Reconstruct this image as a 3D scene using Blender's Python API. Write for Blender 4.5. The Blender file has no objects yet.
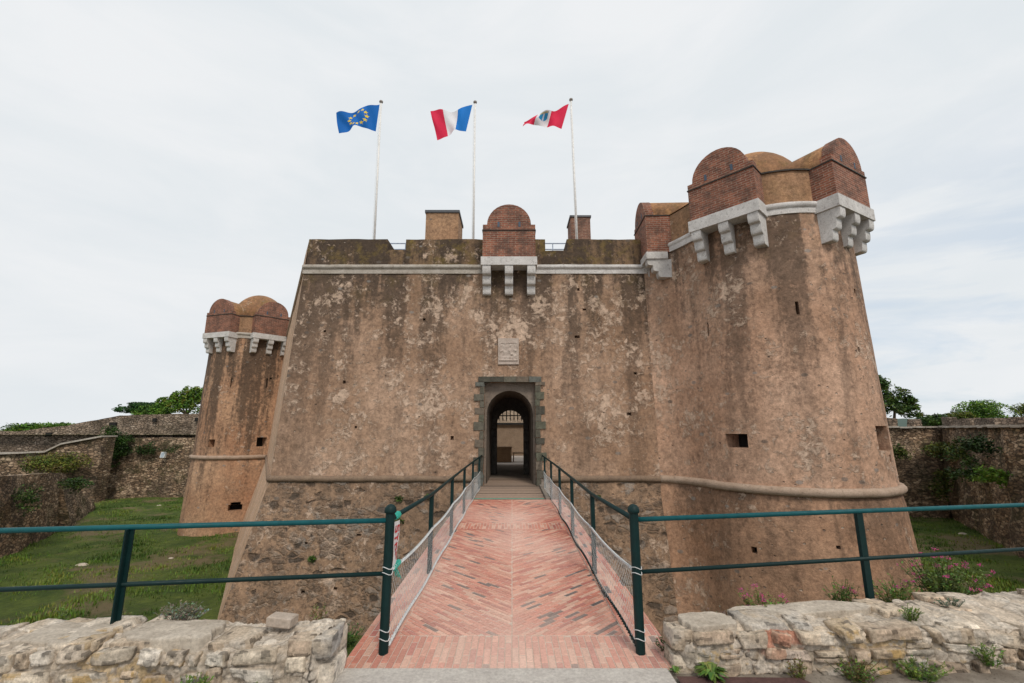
import bpy, math, random
import numpy as np
from mathutils import Vector, Matrix, noise as mn
random.seed(7); rng = np.random.default_rng(7)
R = math.radians
S = bpy.context.scene
# ---------------------------------------------------------------- camera, world, sun, exposure
cam = bpy.data.cameras.new('camera'); camo = bpy.data.objects.new('camera', cam)
S.collection.objects.link(camo); S.camera = camo
cam.sensor_width = 36; cam.lens = 445 / 1024 * 36
cam.clip_start = 0.05; cam.clip_end = 6000
camo.location = (0, 0, 1.65); camo.rotation_euler = (R(90) + math.atan(88.5 / 445), 0, 0)
S.view_settings.view_transform = 'Standard'; S.view_settings.look = 'None'
S.view_settings.gamma = 1; S.view_settings.exposure = 0.25
S.render.resolution_x = 1024; S.render.resolution_y = 683
SUN_EL, SUN_AZ = 48, 160          # azimuth clockwise from +Y: behind the camera, slightly right
sl = bpy.data.lights.new('sun', 'SUN'); sl.energy = 1.5; sl.angle = R(14); sl.color = (1, .91, .80)
so = bpy.data.objects.new('sun', sl); S.collection.objects.link(so)
sd = Vector((math.sin(R(SUN_AZ)) * math.cos(R(SUN_EL)), math.cos(R(SUN_AZ)) * math.cos(R(SUN_EL)), math.sin(R(SUN_EL))))
so.rotation_euler = sd.to_track_quat('Z', 'Y').to_euler()


class NT:
    """tiny node-tree helper"""
    def __init__(s, tree):
        s.t = tree; s.n = tree.nodes; s.l = tree.links
    def new(s, typ, **kw):
        nd = s.n.new(typ)
        for k, v in kw.items(): setattr(nd, k, v)
        return nd
    def put(s, sock, v):
        if isinstance(v, bpy.types.NodeSocket): s.l.new(v, sock)
        elif isinstance(v, (tuple, list)) and len(v) == 3 and sock.type == 'RGBA': sock.default_value = (*v, 1)
        else: sock.default_value = v
    def pos(s): return s.new('ShaderNodeNewGeometry').outputs['Position']
    def uv(s): return s.new('ShaderNodeTexCoord').outputs['UV']
    def attr(s, name): return s.new('ShaderNodeAttribute', attribute_name=name).outputs['Color']
    def map(s, v, scale=(1, 1, 1), loc=(0, 0, 0), rot=(0, 0, 0)):
        m = s.new('ShaderNodeMapping'); s.put(m.inputs[0], v)
        m.inputs['Scale'].default_value = scale; m.inputs['Location'].default_value = loc; m.inputs['Rotation'].default_value = rot
        return m.outputs[0]
    def noise(s, v, scale, detail=4, rough=.55, dist=0, out='Fac'):
        m = s.new('ShaderNodeTexNoise'); s.put(m.inputs['Vector'], v); m.inputs['Scale'].default_value = scale
        m.inputs['Detail'].default_value = detail; m.inputs['Roughness'].default_value = rough
        m.inputs['Distortion'].default_value = dist
        return m.outputs[out]
    def vor(s, v, scale, feature='F1', out='Distance', rand=1):
        m = s.new('ShaderNodeTexVoronoi', feature=feature); s.put(m.inputs['Vector'], v)
        m.inputs['Scale'].default_value = scale; m.inputs['Randomness'].default_value = rand
        return m.outputs[out]
    def ramp(s, f, *st, interp='LINEAR'):
        m = s.new('ShaderNodeValToRGB'); s.put(m.inputs[0], f); cr = m.color_ramp; cr.interpolation = interp
        while len(cr.elements) < len(st): cr.elements.new(.5)
        for e, (p, c) in zip(cr.elements, st):
            e.position = p; e.color = (c, c, c, 1) if isinstance(c, (int, float)) else (*c, 1)
        return m.outputs[0]
    def math(s, op, a, b=0.0, c=None, clamp=False):
        m = s.new('ShaderNodeMath', operation=op, use_clamp=clamp); s.put(m.inputs[0], a); s.put(m.inputs[1], b)
        if c is not None: s.put(m.inputs[2], c)
        return m.outputs[0]
    def mr(s, v, a, b, c=0.0, d=1.0):
        m = s.new('ShaderNodeMapRange'); s.put(m.inputs[0], v)
        for i, x in enumerate((a, b, c, d)): m.inputs[i + 1].default_value = x
        return m.outputs[0]
    def mix(s, f, a, b, mode='MIX'):
        m = s.new('ShaderNodeMix', data_type='RGBA', blend_type=mode); s.put(m.inputs[0], f)
        s.put(m.inputs[6], a); s.put(m.inputs[7], b); return m.outputs[2]
    def sep(s, v):
        m = s.new('ShaderNodeSeparateXYZ'); s.put(m.inputs[0], v); return m.outputs
    def bump(s, h, strength=.5, dist=.02, nrm=None):
        m = s.new('ShaderNodeBump'); s.put(m.inputs['Height'], h)
        m.inputs['Strength'].default_value = strength; m.inputs['Distance'].default_value = dist
        if nrm is not None: s.put(m.inputs['Normal'], nrm)
        return m.outputs[0]


def mat(name, rough=.9, spec=.3, metal=0.0):
    m = bpy.data.materials.new(name); m.use_nodes = True
    t = NT(m.node_tree); b = m.node_tree.nodes['Principled BSDF']
    b.inputs['Roughness'].default_value = rough; b.inputs['Specular IOR Level'].default_value = spec
    b.inputs['Metallic'].default_value = metal
    return m, t, b

# sky
W = bpy.data.worlds.new('World'); S.world = W; W.use_nodes = True
w = NT(W.node_tree); bg = W.node_tree.nodes['Background']
sky = w.new('ShaderNodeTexSky', sky_type='NISHITA', sun_disc=False); sky.sun_elevation = R(SUN_EL); sky.sun_rotation = R(SUN_AZ)
gd = w.new('ShaderNodeTexCoord').outputs['Generated']
sx = w.sep(gd)
cl = w.noise(w.map(gd, (1.4, 1.4, 4.6), rot=(0, R(9), 0)), 1.9, 7, .55, .5)
cl2 = w.noise(w.map(gd, (1.0, 1.0, 4.5), rot=(0, R(-20), 0)), 2.6, 8, .58, .6)
cc = w.mix(w.mr(cl, .35, .65), (6.5, 6.85, 7.1), (7.2, 7.35, 7.5))
cc = w.mix(w.math('MULTIPLY', w.mr(cl2, .46, .76), .22), cc, (5.7, 6.2, 6.65))
# thin cover low on the right lets blue through
thin = w.math('MULTIPLY', w.mr(sx[0], .25, .75), w.mr(sx[2], .5, .05), clamp=True)
thin = w.math('MULTIPLY', thin, w.mr(cl2, .42, .6), clamp=True)
blue = w.mix(.6, sky.outputs[0], (4.3, 5.7, 7.3))
w.put(bg.inputs[0], w.mix(w.math('MULTIPLY', thin, .75), cc, blue)); bg.inputs[1].default_value = .1

# ---------------------------------------------------------------- object helpers
col = S.collection
OFF = {}
def tag(o, label=None, cat=None, group=None, kind=None):
    if label: o['label'] = label
    if cat: o['category'] = cat
    if group: o['group'] = group
    if kind: o['kind'] = kind
    return o
def thing(name, loc, label, cat, group=None):
    o = bpy.data.objects.new(name, None); o.empty_display_size = .2; col.objects.link(o)
    o.location = loc; OFF[o.name] = Vector(loc); return tag(o, label, cat, group)
def copy_tree(o, loc, parent=None):
    c = o.copy(); col.objects.link(c)
    if parent: c.parent = parent
    else: c.location = loc
    for ch in [x for x in bpy.data.objects if x.parent == o]: copy_tree(ch, None, c)
    return c


class MB:
    def __init__(s): s.v = []; s.f = []; s.c = []; s.m = []
    def face(s, ids, c=None, m=0): s.f.append(tuple(ids)); s.c.append(c); s.m.append(m)
    def poly(s, pts, c=None, m=0):
        b = len(s.v); s.v += [tuple(p) for p in pts]; s.face(range(b, b + len(pts)), c, m)
    def hexa(s, P, c=None, m=0):       # 8 points: bottom 4 ccw, top 4 ccw
        b = len(s.v); s.v += [tuple(p) for p in P]
        for q in ((3, 2, 1, 0), (4, 5, 6, 7), (0, 1, 5, 4), (1, 2, 6, 5), (2, 3, 7, 6), (3, 0, 4, 7)): s.face([b + i for i in q], c, m)
    def box(s, x0, x1, y0, y1, z0, z1, c=None, m=0, j=0):
        P = [(x0, y0, z0), (x1, y0, z0), (x1, y1, z0), (x0, y1, z0), (x0, y0, z1), (x1, y0, z1), (x1, y1, z1), (x0, y1, z1)]
        if j: P = [tuple(q + random.uniform(-j, j) for q in p) for p in P]
        s.hexa(P, c, m)
    def obox(s, M, hx, hy, hz, c=None, m=0, bev=0):
        if bev:
            b = len(s.v); ring = []
            for sz, ins in ((-hz, bev), (-hz + bev, 0), (hz - bev, 0), (hz, bev)):
                r = []
                for (a, d) in ((-1, -1), (1, -1), (1, 1), (-1, 1)):
                    s.v.append(tuple(M @ Vector((a * (hx - ins), d * (hy - ins), sz)))); r.append(len(s.v) - 1)
                ring.append(r)
            s.face(ring[0][::-1], c, m); s.face(ring[3], c, m)
            for i in range(3):
                for k in range(4): s.face((ring[i][k], ring[i][(k + 1) % 4], ring[i + 1][(k + 1) % 4], ring[i + 1][k]), c, m)
            return
        s.hexa([M @ Vector(p) for p in ((-hx, -hy, -hz), (hx, -hy, -hz), (hx, hy, -hz), (-hx, hy, -hz), (-hx, -hy, hz), (hx, -hy, hz), (hx, hy, hz), (-hx, hy, hz))], c, m)
    def tube(s, pts, r, n=8, c=None, m=0, caps=True, closed=False):
        pts = [Vector(p) for p in pts]; rs = r if isinstance(r, (list, tuple)) else [r] * len(pts)
        rings = []; up0 = None; N = len(pts)
        for i, p in enumerate(pts):
            a = pts[(i - 1) % N] if (closed or i > 0) else pts[0]; b = pts[(i + 1) % N] if (closed or i < N - 1) else pts[-1]
            d = (b - a).normalized()
            ref = Vector((0, 0, 1)) if abs(d.z) < .9 else Vector((0, 1, 0))
            if up0 is not None: ref = up0
            sd_ = d.cross(ref)
            if sd_.length < 1e-4: ref = Vector((1, 0, 0)); sd_ = d.cross(ref)
            sd_.normalize(); up = sd_.cross(d).normalized(); up0 = up
            b0 = len(s.v)
            for k in range(n):
                t = 2 * math.pi * (k + .5) / n
                s.v.append(tuple(p + rs[i] * (math.cos(t) * sd_ + math.sin(t) * up)))
            rings.append(range(b0, b0 + n))
        for i in range(N if closed else N - 1):
            A, B = rings[i], rings[(i + 1) % N]
            for k in range(n): s.face((A[k], A[(k + 1) % n], B[(k + 1) % n], B[k]), c, m)
        if caps and not closed: s.face(list(rings[0])[::-1], c, m); s.face(list(rings[-1]), c, m)
    def grid(s, fn, us, vs, holes=(), depth=0, back=True, c=None, m=0, mb=0, closed_u=False):
        """fn(u,v,d) -> point; holes: (u0,u1,v0,v1[,depth,back]) are cut out and given reveals"""
        idx = {}
        for i, u in enumerate(us):
            for j, v in enumerate(vs):
                s.v.append(tuple(fn(u, v, 0))); idx[i, j] = len(s.v) - 1
        for i in range(len(us) - 1):
            for j in range(len(vs) - 1):
                um, vm = (us[i] + us[i + 1]) / 2, (vs[j] + vs[j + 1]) / 2
                if any(h[0] < um < h[1] and h[2] < vm < h[3] for h in holes): continue
                s.face((idx[i, j], idx[i + 1, j], idx[i + 1, j + 1], idx[i, j + 1]), c, m)
        for h in holes:
            d = h[4] if len(h) > 4 else depth
            q = [(h[0], h[2]), (h[1], h[2]), (h[1], h[3]), (h[0], h[3])]
            for k in range(4):
                a, b = q[k], q[(k + 1) % 4]
                s.poly([fn(*a, 0), fn(*b, 0), fn(*b, d), fn(*a, d)], c, m)
            if (h[5] if len(h) > 5 else back): s.poly([fn(*p, d) for p in q], c, mb)
    def build(s, name, mats, parent=None, smooth=False):
        off = Vector((0, 0, 0)); p = parent
        if parent is not None: off = OFF.get(parent.name, off)
        me = bpy.data.meshes.new(name)
        vs = np.array(s.v, dtype=np.float64).reshape(-1, 3) - np.array(off)
        me.from_pydata(vs.tolist(), [], s.f)
        if not isinstance(mats, (list, tuple)): mats = [mats]
        for m_ in mats: me.materials.append(m_)
        if any(s.m): me.polygons.foreach_set('material_index', s.m)
        uvl = me.uv_layers.new(name='UVMap'); arr = np.zeros((len(me.loops), 2)); V = np.array(s.v)
        nf = np.zeros(len(me.polygons) * 3); me.polygons.foreach_get('normal', nf); nf = nf.reshape(-1, 3)
        li = 0
        colarr = None
        if any(c is not None for c in s.c): colarr = np.ones((len(me.loops), 4))
        for fi, f in enumerate(s.f):
            n = nf[fi]; k = len(f); P = V[list(f)]
            if abs(n[2]) > .75: arr[li:li + k] = P[:, :2]
            else:
                hl = math.hypot(n[0], n[1]) or 1; tx, ty = -n[1] / hl, n[0] / hl
                arr[li:li + k, 0] = P[:, 0] * tx + P[:, 1] * ty; arr[li:li + k, 1] = P[:, 2]
            if colarr is not None and s.c[fi] is not None: colarr[li:li + k, :3] = s.c[fi]
            li += k
        uvl.data.foreach_set('uv', arr.ravel())
        if colarr is not None:
            ca = me.color_attributes.new('Col', 'FLOAT_COLOR', 'CORNER'); ca.data.foreach_set('color', colarr.ravel())
        if smooth: me.polygons.foreach_set('use_smooth', [True] * len(me.polygons))
        me.update()
        o = bpy.data.objects.new(name, me); col.objects.link(o)
        if parent is not None: o.parent = parent; OFF[o.name] = off
        return o

def lin(a, b, step):
    n = max(1, int(round(abs(b - a) / step))); return [a + (b - a) * i / n for i in range(n + 1)]
def brk(a, b, step, extra=()):
    L = sorted(set([round(a, 5), round(b, 5)] + [round(e, 5) for e in extra if a < e < b])); out = []
    for p, q in zip(L, L[1:]): out += lin(p, q, step)[:-1]
    return out + [L[-1]]
def nz(x, y, z, sc=1.0): return mn.noise(Vector((x * sc, y * sc, z * sc)))

# ---------------------------------------------------------------- materials
def plaster(name, base=(.36, .215, .135), warm=(.52, .34, .235), stain=(.058, .043, .033), pale=(.60, .46, .36),
            streak=1.0, top=(2.0, 8.2), low=.35, pth=.575, stone=.0, seed=0, lich=.5, gap=0, kb=0.0, sat=1.08):
    m, t, b = mat(name)
    p0 = t.pos(); p = t.map(p0, loc=(seed * 3.1, seed * 1.7, 0))
    z = t.sep(p0)[2]
    c = t.mix(t.mr(t.noise(p, .42, 5, .6), .38, .62), base, warm)
    c = t.mix(t.math('MULTIPLY', t.mr(t.noise(p, 2.3, 9, .7), .45, .7), .5), c, (.21, .145, .105))
    # mottling: fine pitted dark specks
    pit = t.noise(p, 4.0, 12, .82)
    pmk = t.mr(t.noise(t.map(p, (1, 1, .6), loc=(3, 8, 2)), 1.0, 5, .65), .44, .60)
    c = t.mix(t.math('MULTIPLY', t.math('MULTIPLY', t.mr(pit, .50, .60), pmk), .62), c, tuple(q * .36 for q in base))
    # rain streaks running down from the top
    s1 = t.noise(t.map(p, (1.0, 1.0, .06)), 1.15, 7, .6, .15)
    s2 = t.noise(t.map(p, (1.0, 1.0, .13)), 3.4, 6, .65)
    zz = t.mr(z, top[0], top[1], low, 1.0)
    rag = t.noise(p, 5.5, 8, .78)
    k = t.math('ADD', t.math('MULTIPLY', s1, .60), t.math('ADD', t.math('MULTIPLY', s2, .24), t.math('MULTIPLY', rag, .30)))
    k = t.math('ADD', k, t.mr(z, top[0], top[1], -.05 + kb, .05 + kb))
    if kb: c = t.mix(t.math('MULTIPLY', t.math('MULTIPLY', t.mr(z, 3.2, 7.0), t.mr(t.noise(p, .9, 8, .7), .38, .58)), .55), c, (.115, .078, .048))
    k = t.mr(k, .55, .62)
    k = t.math('MULTIPLY', t.math('MULTIPLY', k, zz), .9 * streak, clamp=True)
    c = t.mix(k, c, stain)
    # pale rubbed patches, broken up
    clu = t.math('ADD', t.math('MULTIPLY', t.noise(p, .55, 3, .5), .5), t.math('MULTIPLY', t.noise(p, 1.7, 4, .6), .5))
    pm = t.math('ADD', t.math('MULTIPLY', clu, .5), t.math('MULTIPLY', t.noise(p, 5.2, 12, .74, .5), .5))
    pmf = t.mr(pm, pth - .055, pth - .012)
    c = t.mix(t.math('MULTIPLY', pmf, .78), c, t.mix(t.noise(p, 14, 5, .7), tuple(q * .72 for q in pale), tuple(min(1, q * 1.25) for q in pale)))
    # bare grey / dark stones showing through the render
    vs_ = t.map(p, (1, 1, 1.7))
    vd = t.vor(vs_, 2.1); vc = t.sep(t.vor(vs_, 2.1, out='Color'))
    msk = t.math('MULTIPLY', t.mr(vd, .2, .15), t.math('GREATER_THAN', vc[0], .80))
    c = t.mix(t.math('MULTIPLY', msk, .7), c, t.mix(vc[1], (.30, .28, .26), (.12, .10, .085)))
    vd2 = t.vor(t.map(p, (1, 1, 1.5)), 5.2); vc2 = t.sep(t.vor(t.map(p, (1, 1, 1.5)), 5.2, out='Color'))
    m2 = t.math('MULTIPLY', t.mr(vd2, .2, .12), t.math('GREATER_THAN', vc2[0], .86))
    c = t.mix(t.math('MULTIPLY', m2, .75), c, t.mix(vc2[2], (.07, .05, .04), (.5, .42, .35)))
    h = t.math('ADD', t.math('MULTIPLY', rag, .6), t.math('MULTIPLY', pmf, .25))
    h = t.math('SUBTRACT', h, t.math('MULTIPLY', m2, .6))
    if stone:
        rc = t.mix(.20, t.map(p, (1, 1, 1.9)), t.noise(p, 5.5, 6, .7, out='Color'))
        e = t.vor(rc, 4.0, 'DISTANCE_TO_EDGE'); rcc = t.sep(t.vor(rc, 4.0, out='Color'))
        sc_ = t.ramp(rcc[0], (0, (.10, .08, .065)), (.25, (.17, .13, .10)), (.75, (.25, .195, .15)), (1, (.34, .30, .265)))
        cov = t.mr(t.noise(p, 1.3, 7, .7), .47, .56)
        sm = t.math('MULTIPLY', t.mr(e, .0, .16), cov)
        c = t.mix(t.math('MULTIPLY', sm, .7), c, sc_)
        c = t.mix(t.math('MULTIPLY', t.mr(pit, .52, .6), .5), c, (.09, .07, .055))
        gp = t.mr(t.noise(p, 1.0, 10, .75, .3), .56, .61)
        c = t.mix(t.math('MULTIPLY', gp, .55), c, (.36, .33, .30))
        dk = t.math('MULTIPLY', t.math('GREATER_THAN', rcc[1], .91), t.mr(e, .03, .20))
        c = t.mix(t.math('MULTIPLY', dk, .7), c, (.05, .04, .033))
        h = t.math('ADD', h, t.math('MULTIPLY', sm, .6)); h = t.math('SUBTRACT', h, dk)
    if lich:
        lm = t.math('MULTIPLY', t.mr(t.noise(p, 2.2, 8, .7), .5, .66), t.mr(z, 5.0, 8.0, 0, lich))
        c = t.mix(lm, c, (.17, .125, .045))
    g = t.mr(t.noise(p, 9, 11, .8), .36, .64, .62, 1.38)
    c = t.mix(1, c, g, 'MULTIPLY')
    hs = t.new('ShaderNodeHueSaturation'); hs.inputs['Saturation'].default_value = sat; hs.inputs['Hue'].default_value = .4995; t.put(hs.inputs['Color'], c)
    t.put(b.inputs['Base Color'], hs.outputs[0])
    h = t.math('ADD', h, t.math('MULTIPLY', t.noise(p, 30, 4, .7), .25))
    t.put(b.inputs['Normal'], t.bump(h, 1.0, .05))
    return m
M = {}
M['plaster'] = plaster('keep_render', base=(.34, .222, .152), warm=(.50, .348, .255), pth=.567, streak=1.12, kb=.034)
M['side'] = plaster('side_render', base=(.60, .40, .27), warm=(.70, .49, .35), streak=.3, seed=2)
M['parapet'] = plaster('parapet_render', base=(.17, .115, .07), warm=(.24, .16, .10), top=(5, 7.4), low=.8, streak=1, pth=.6, seed=1, lich=.9)
M['talus'] = plaster('talus_render', base=(.30, .205, .14), warm=(.40, .27, .185), top=(-4, 1), low=.4, streak=.5, stone=1.0, seed=3, lich=0)
M['tower'] = plaster('tower_render', kb=.008, base=(.47, .295, .205), warm=(.62, .42, .31), streak=.92, top=(.5, 8), pth=.59, seed=5, lich=.25)
M['towerlow'] = plaster('tower_base_render', base=(.36, .215, .14), warm=(.45, .285, .195), streak=.6, top=(-3.5, 1), pth=.60, seed=6, lich=0)
M['towertop'] = plaster('tower_top_render', base=(.36, .22, .13), warm=(.44, .27, .17), streak=.3, top=(5, 9), pth=.62, seed=8, lich=.15)
M['vault'] = plaster('vault_render', base=(.42, .225, .12), warm=(.52, .30, .17), streak=.5, top=(5, 9), low=.8, pth=.63, seed=9, lich=.5)
M['ftower'] = plaster('far_tower_render', base=(.40, .235, .15), warm=(.55, .36, .24), streak=1.0, top=(-3, 8), low=.7, pth=.62, seed=12, lich=.1)
M['court'] = plaster('court_render', base=(.52, .43, .34), warm=(.58, .48, .38), streak=.2, seed=14, lich=0)
M['block'] = plaster('block_render', base=(.36, .22, .14), warm=(.42, .27, .17), streak=.35, top=(7, 10.6), pth=.66, seed=4, lich=0)

def brickmat(name, a=(.20, .07, .045), b_=(.36, .135, .08), mortar=(.34, .25, .19), stain=.7):
    m, t, b = mat(name)
    uv = t.uv(); p = t.pos()
    br = t.new('ShaderNodeTexBrick'); t.put(br.inputs['Vector'], uv); t.put(br.inputs['Color1'], a); t.put(br.inputs['Color2'], b_)
    t.put(br.inputs['Mortar'], mortar); br.inputs['Scale'].default_value = 1; br.inputs['Brick Width'].default_value = .24
    br.inputs['Row Height'].default_value = .068; br.inputs['Mortar Size'].default_value = .009; br.inputs['Bias'].default_value = -.1
    c = br.outputs[0]
    c = t.mix(t.math('MULTIPLY', t.mr(t.noise(p, 2.2, 9, .75), .45, .62), stain), c, (.07, .05, .042))
    c = t.mix(t.math('MULTIPLY', t.mr(t.noise(p, 4, 8, .75), .58, .7), .6), c, (.36, .25, .19))
    c = t.mix(1, c, t.mr(t.noise(p, 18, 5, .7), .3, .7, .72, 1.25), 'MULTIPLY')
    t.put(b.inputs['Base Color'], c)
    h = t.math('ADD', t.math('MULTIPLY', br.outputs[1], -1), t.noise(p, 25, 4, .7))
    t.put(b.inputs['Normal'], t.bump(h, .6, .02)); return m
M['brick'] = brickmat('old_red_brick')
M['brick2'] = brickmat('chimney_brick', (.22, .10, .07), (.30, .15, .10))

def stonemat(name, c0, c1, spots=(.10, .09, .08), sc=3.0, rough=.85):
    m, t, b = mat(name, rough); p = t.pos()
    c = t.mix(t.mr(t.noise(p, sc, 7, .65), .35, .65), c0, c1)
    c = t.mix(t.math('MULTIPLY', t.mr(t.noise(p, sc * 3.5, 9, .75), .54, .68), .75), c, spots)
    t.put(b.inputs['Base Color'], t.mix(1, c, t.mr(t.noise(p, 40, 4, .7), .3, .7, .8, 1.15), 'MULTIPLY'))
    t.put(b.inputs['Normal'], t.bump(t.noise(p, 16, 10, .8), .9, .02)); return m
M['marble'] = stonemat('weathered_marble', (.52, .50, .48), (.68, .66, .64), (.20, .18, .165))
M['cordon'] = stonemat('cordon_stone', (.36, .26, .19), (.45, .34, .26), (.09, .065, .05))
M['palecordon'] = stonemat('pale_cordon_stone', (.36, .32, .27), (.50, .46, .41), (.16, .13, .10))
M['cordonlow'] = stonemat('lower_cordon_stone', (.20, .14, .10), (.27, .19, .13), (.07, .05, .04))
M['greenstone'] = stonemat('green_serpentine', (.10, .115, .10), (.20, .20, .17), (.05, .055, .045), 5)
M['tunnel'] = stonemat('passage_stone', (.19, .155, .125), (.27, .22, .18), (.08, .065, .055))
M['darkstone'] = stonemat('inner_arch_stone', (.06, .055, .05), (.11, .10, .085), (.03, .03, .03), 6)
M['coping'] = stonemat('dark_coping', (.035, .03, .028), (.07, .06, .05))
M['concrete'] = stonemat('pavement_concrete', (.50, .46, .42), (.58, .54, .49), (.40, .36, .32), 5)
M['slab'] = stonemat('cap_slab', (.42, .36, .29), (.60, .53, .44), (.26, .21, .16), 5)
M['redtar'] = stonemat('red_tarmac', (.09, .045, .042), (.13, .07, .06), (.06, .04, .04), 9)
M['terrace'] = stonemat('terrace_tiles', (.30, .2, .15), (.36, .26, .2))

def rubble(name, sc=4.6, tone=1.1, moss=.5, cols=None, pos=False):
    m, t, b = mat(name); p = t.pos()
    cols = cols or [(.085, .055, .036), (.20, .135, .085), (.32, .22, .145), (.50, .38, .27)]
    cols = [tuple(x * tone for x in q) for q in cols]
    v = t.mix(.2, t.map(p, (1, 1, 2.1)), t.noise(p, 6, 6, .7, out='Color'))
    e = t.vor(v, sc, 'DISTANCE_TO_EDGE'); cc_ = t.sep(t.vor(v, sc, out='Color'))
    c = t.ramp(cc_[0], (0, cols[0]), (.35, cols[1]), (.72, cols[2]), (1, cols[3]))
    rag = t.noise(p, 7, 10, .8)
    c = t.mix(t.mr(rag, .42, .62, 0, .6), c, tuple(x * .6 for x in cols[1]))
    c = t.mix(t.math('MULTIPLY', t.mr(e, .10, .0), .8), c, (.05 * tone, .04 * tone, .032 * tone))
    big = t.mr(t.noise(p, .45, 8, .7), .45, .58)
    c = t.mix(t.math('MULTIPLY', big, .6), c, (.06 * tone, .046 * tone, .034 * tone))
    lt = t.mr(t.noise(t.map(p, loc=(5, 5, 0)), .7, 10, .75), .55, .62)
    c = t.mix(t.math('MULTIPLY', lt, .45), c, tuple(x * 1.15 for x in cols[3]))
    mo = t.math('MULTIPLY', t.mr(t.noise(p, .8, 10, .78), .51, .59), moss)
    c = t.mix(mo, c, (.05, .062, .018))
    t.put(b.inputs['Base Color'], c)
    t.put(b.inputs['Normal'], t.bump(t.math('ADD', t.mr(e, 0, .12), t.math('MULTIPLY', rag, .8)), 1, .08)); return m
M['rubble'] = rubble('counterscarp_rubble', 4.8, 1.7)
M['rubblelite'] = rubble('pale_rubble', 3.6, 1.4, .3)
M['rubbletop'] = rubble('parapet_rubble', 4, 1.3, .15, [(.19, .14, .10), (.26, .195, .145), (.33, .25, .19), (.41, .33, .26)])

def grassmat():
    m, t, b = mat('grass_soil'); p = t.pos()
    c = t.mix(t.mr(t.noise(p, .6, 8, .7), .4, .62), (.055, .095, .014), (.13, .175, .028))
    c = t.mix(t.mr(t.noise(p, 6, 6, .75), .45, .7, 0, .7), c, (.030, .045, .012))
    c = t.mix(t.mr(t.noise(t.map(p, loc=(9, 4, 0)), .28, 8, .65), .515, .60, 0, .85), c, (.20, .15, .085))
    t.put(b.inputs['Base Color'], c); t.put(b.inputs['Normal'], t.bump(t.noise(p, 11, 9, .8), 1, .12)); return m
M['grass'] = grassmat()
m, t, b = mat('dirt'); p = t.pos()
c = t.mix(t.mr(t.noise(p, 5, 8, .7), .4, .62), (.20, .165, .13), (.32, .28, .23)); c = t.mix(t.mr(t.noise(p, 40, 4, .7), .55, .7), c, (.10, .08, .06))
t.put(b.inputs['Base Color'], c); t.put(b.inputs['Normal'], t.bump(t.noise(p, 30, 8, .8), .8, .02)); M['dirt'] = m

def vcol(name, rough=.85, bump=0, bs=40, sub=0.0, mul=(.8, 1.2), ns=30, spec=.3):
    m, t, b = mat(name, rough, spec); p = t.pos()
    t.put(b.inputs['Base Color'], t.mix(1, t.attr('Col'), t.mr(t.noise(p, ns, 6, .7), .3, .7, *mul), 'MULTIPLY'))
    if bump: t.put(b.inputs['Normal'], t.bump(t.noise(p, bs, 8, .75), bump, .01))
    if sub:
        b.inputs['Transmission Weight'].default_value = 0
        b.inputs['Subsurface Weight'].default_value = 0
    return m
M['leaf'] = vcol('leaves', .6, mul=(.85, 1.15))
M['deckbrick'] = vcol('paving_brick', .85, .6, 60, mul=(.78, 1.18), ns=45)
M['stonecol'] = vcol('wall_stones', .92, 1.0, 70, mul=(.55, 1.42), ns=42)
m, t, b = mat('bark'); t.put(b.inputs['Base Color'], t.mix(t.noise(t.pos(), 8, 6, .7), (.05, .038, .028), (.13, .10, .075))); M['bark'] = m
def paint(name, c, rough=.4, metal=0.0, spec=.5, chip=None):
    m, t, b = mat(name, rough, spec, metal); p = t.pos()
    cc_ = t.mix(1, c, t.mr(t.noise(p, 14, 6, .7), .3, .7, .8, 1.2), 'MULTIPLY')
    if chip: cc_ = t.mix(t.mr(t.noise(p, 30, 8, .8), .64, .68, 0, .8), cc_, chip)
    t.put(b.inputs['Base Color'], cc_); t.put(b.inputs['Roughness'], t.mr(t.noise(p, 20, 5, .6), .3, .7, rough - .08, rough + .15))
    t.put(b.inputs['Normal'], t.bump(t.noise(p, 70, 4, .6), .15, .004)); return m
M['green'] = paint('dark_green_paint', (.002, .020, .020), .5, spec=.25, chip=(.012, .035, .033))
M['teal'] = paint('teal_top_paint', (.003, .078, .090), .5, spec=.25, chip=(.02, .07, .07))
M['wire'] = paint('galvanised_wire', (.62, .63, .63), .6, .15)
M['rope'] = paint('twisted_cable', (.60, .62, .62), .6, .1)
M['string'] = paint('green_string', (.03, .38, .30), .7)
M['pole'] = paint('white_pole', (.72, .71, .69), .4)
M['polecap'] = paint('pole_cap', (.25, .22, .20), .5)
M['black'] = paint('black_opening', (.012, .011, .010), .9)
M['slit'] = paint('blue_grey_slit', (.05, .08, .12), .6)
M['iron'] = paint('dark_iron', (.03, .03, .03), .6, .5)
M['steelrail'] = paint('grey_blue_rail', (.33, .40, .52), .5)
M['white'] = paint('white_plastic', (.75, .76, .77), .5)
M['red'] = paint('red_print', (.52, .02, .03), .5)
M['capmetal'] = paint('dark_metal_cap', (.06, .065, .075), .5)
M['crate'] = stonemat('crate_wood', (.28, .19, .12), (.36, .25, .16), (.14, .09, .06), 5)
m, t, b = mat('grey_planks'); p = t.pos()
c = t.mix(t.noise(t.map(p, (.6, 12, 1)), 3, 6, .7), (.17, .145, .12), (.33, .29, .25)); t.put(b.inputs['Base Color'], c)
t.put(b.inputs['Normal'], t.bump(t.noise(t.map(p, (1, 14, 1)), 4, 6, .7), .4, .01)); M['plank'] = m

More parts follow.
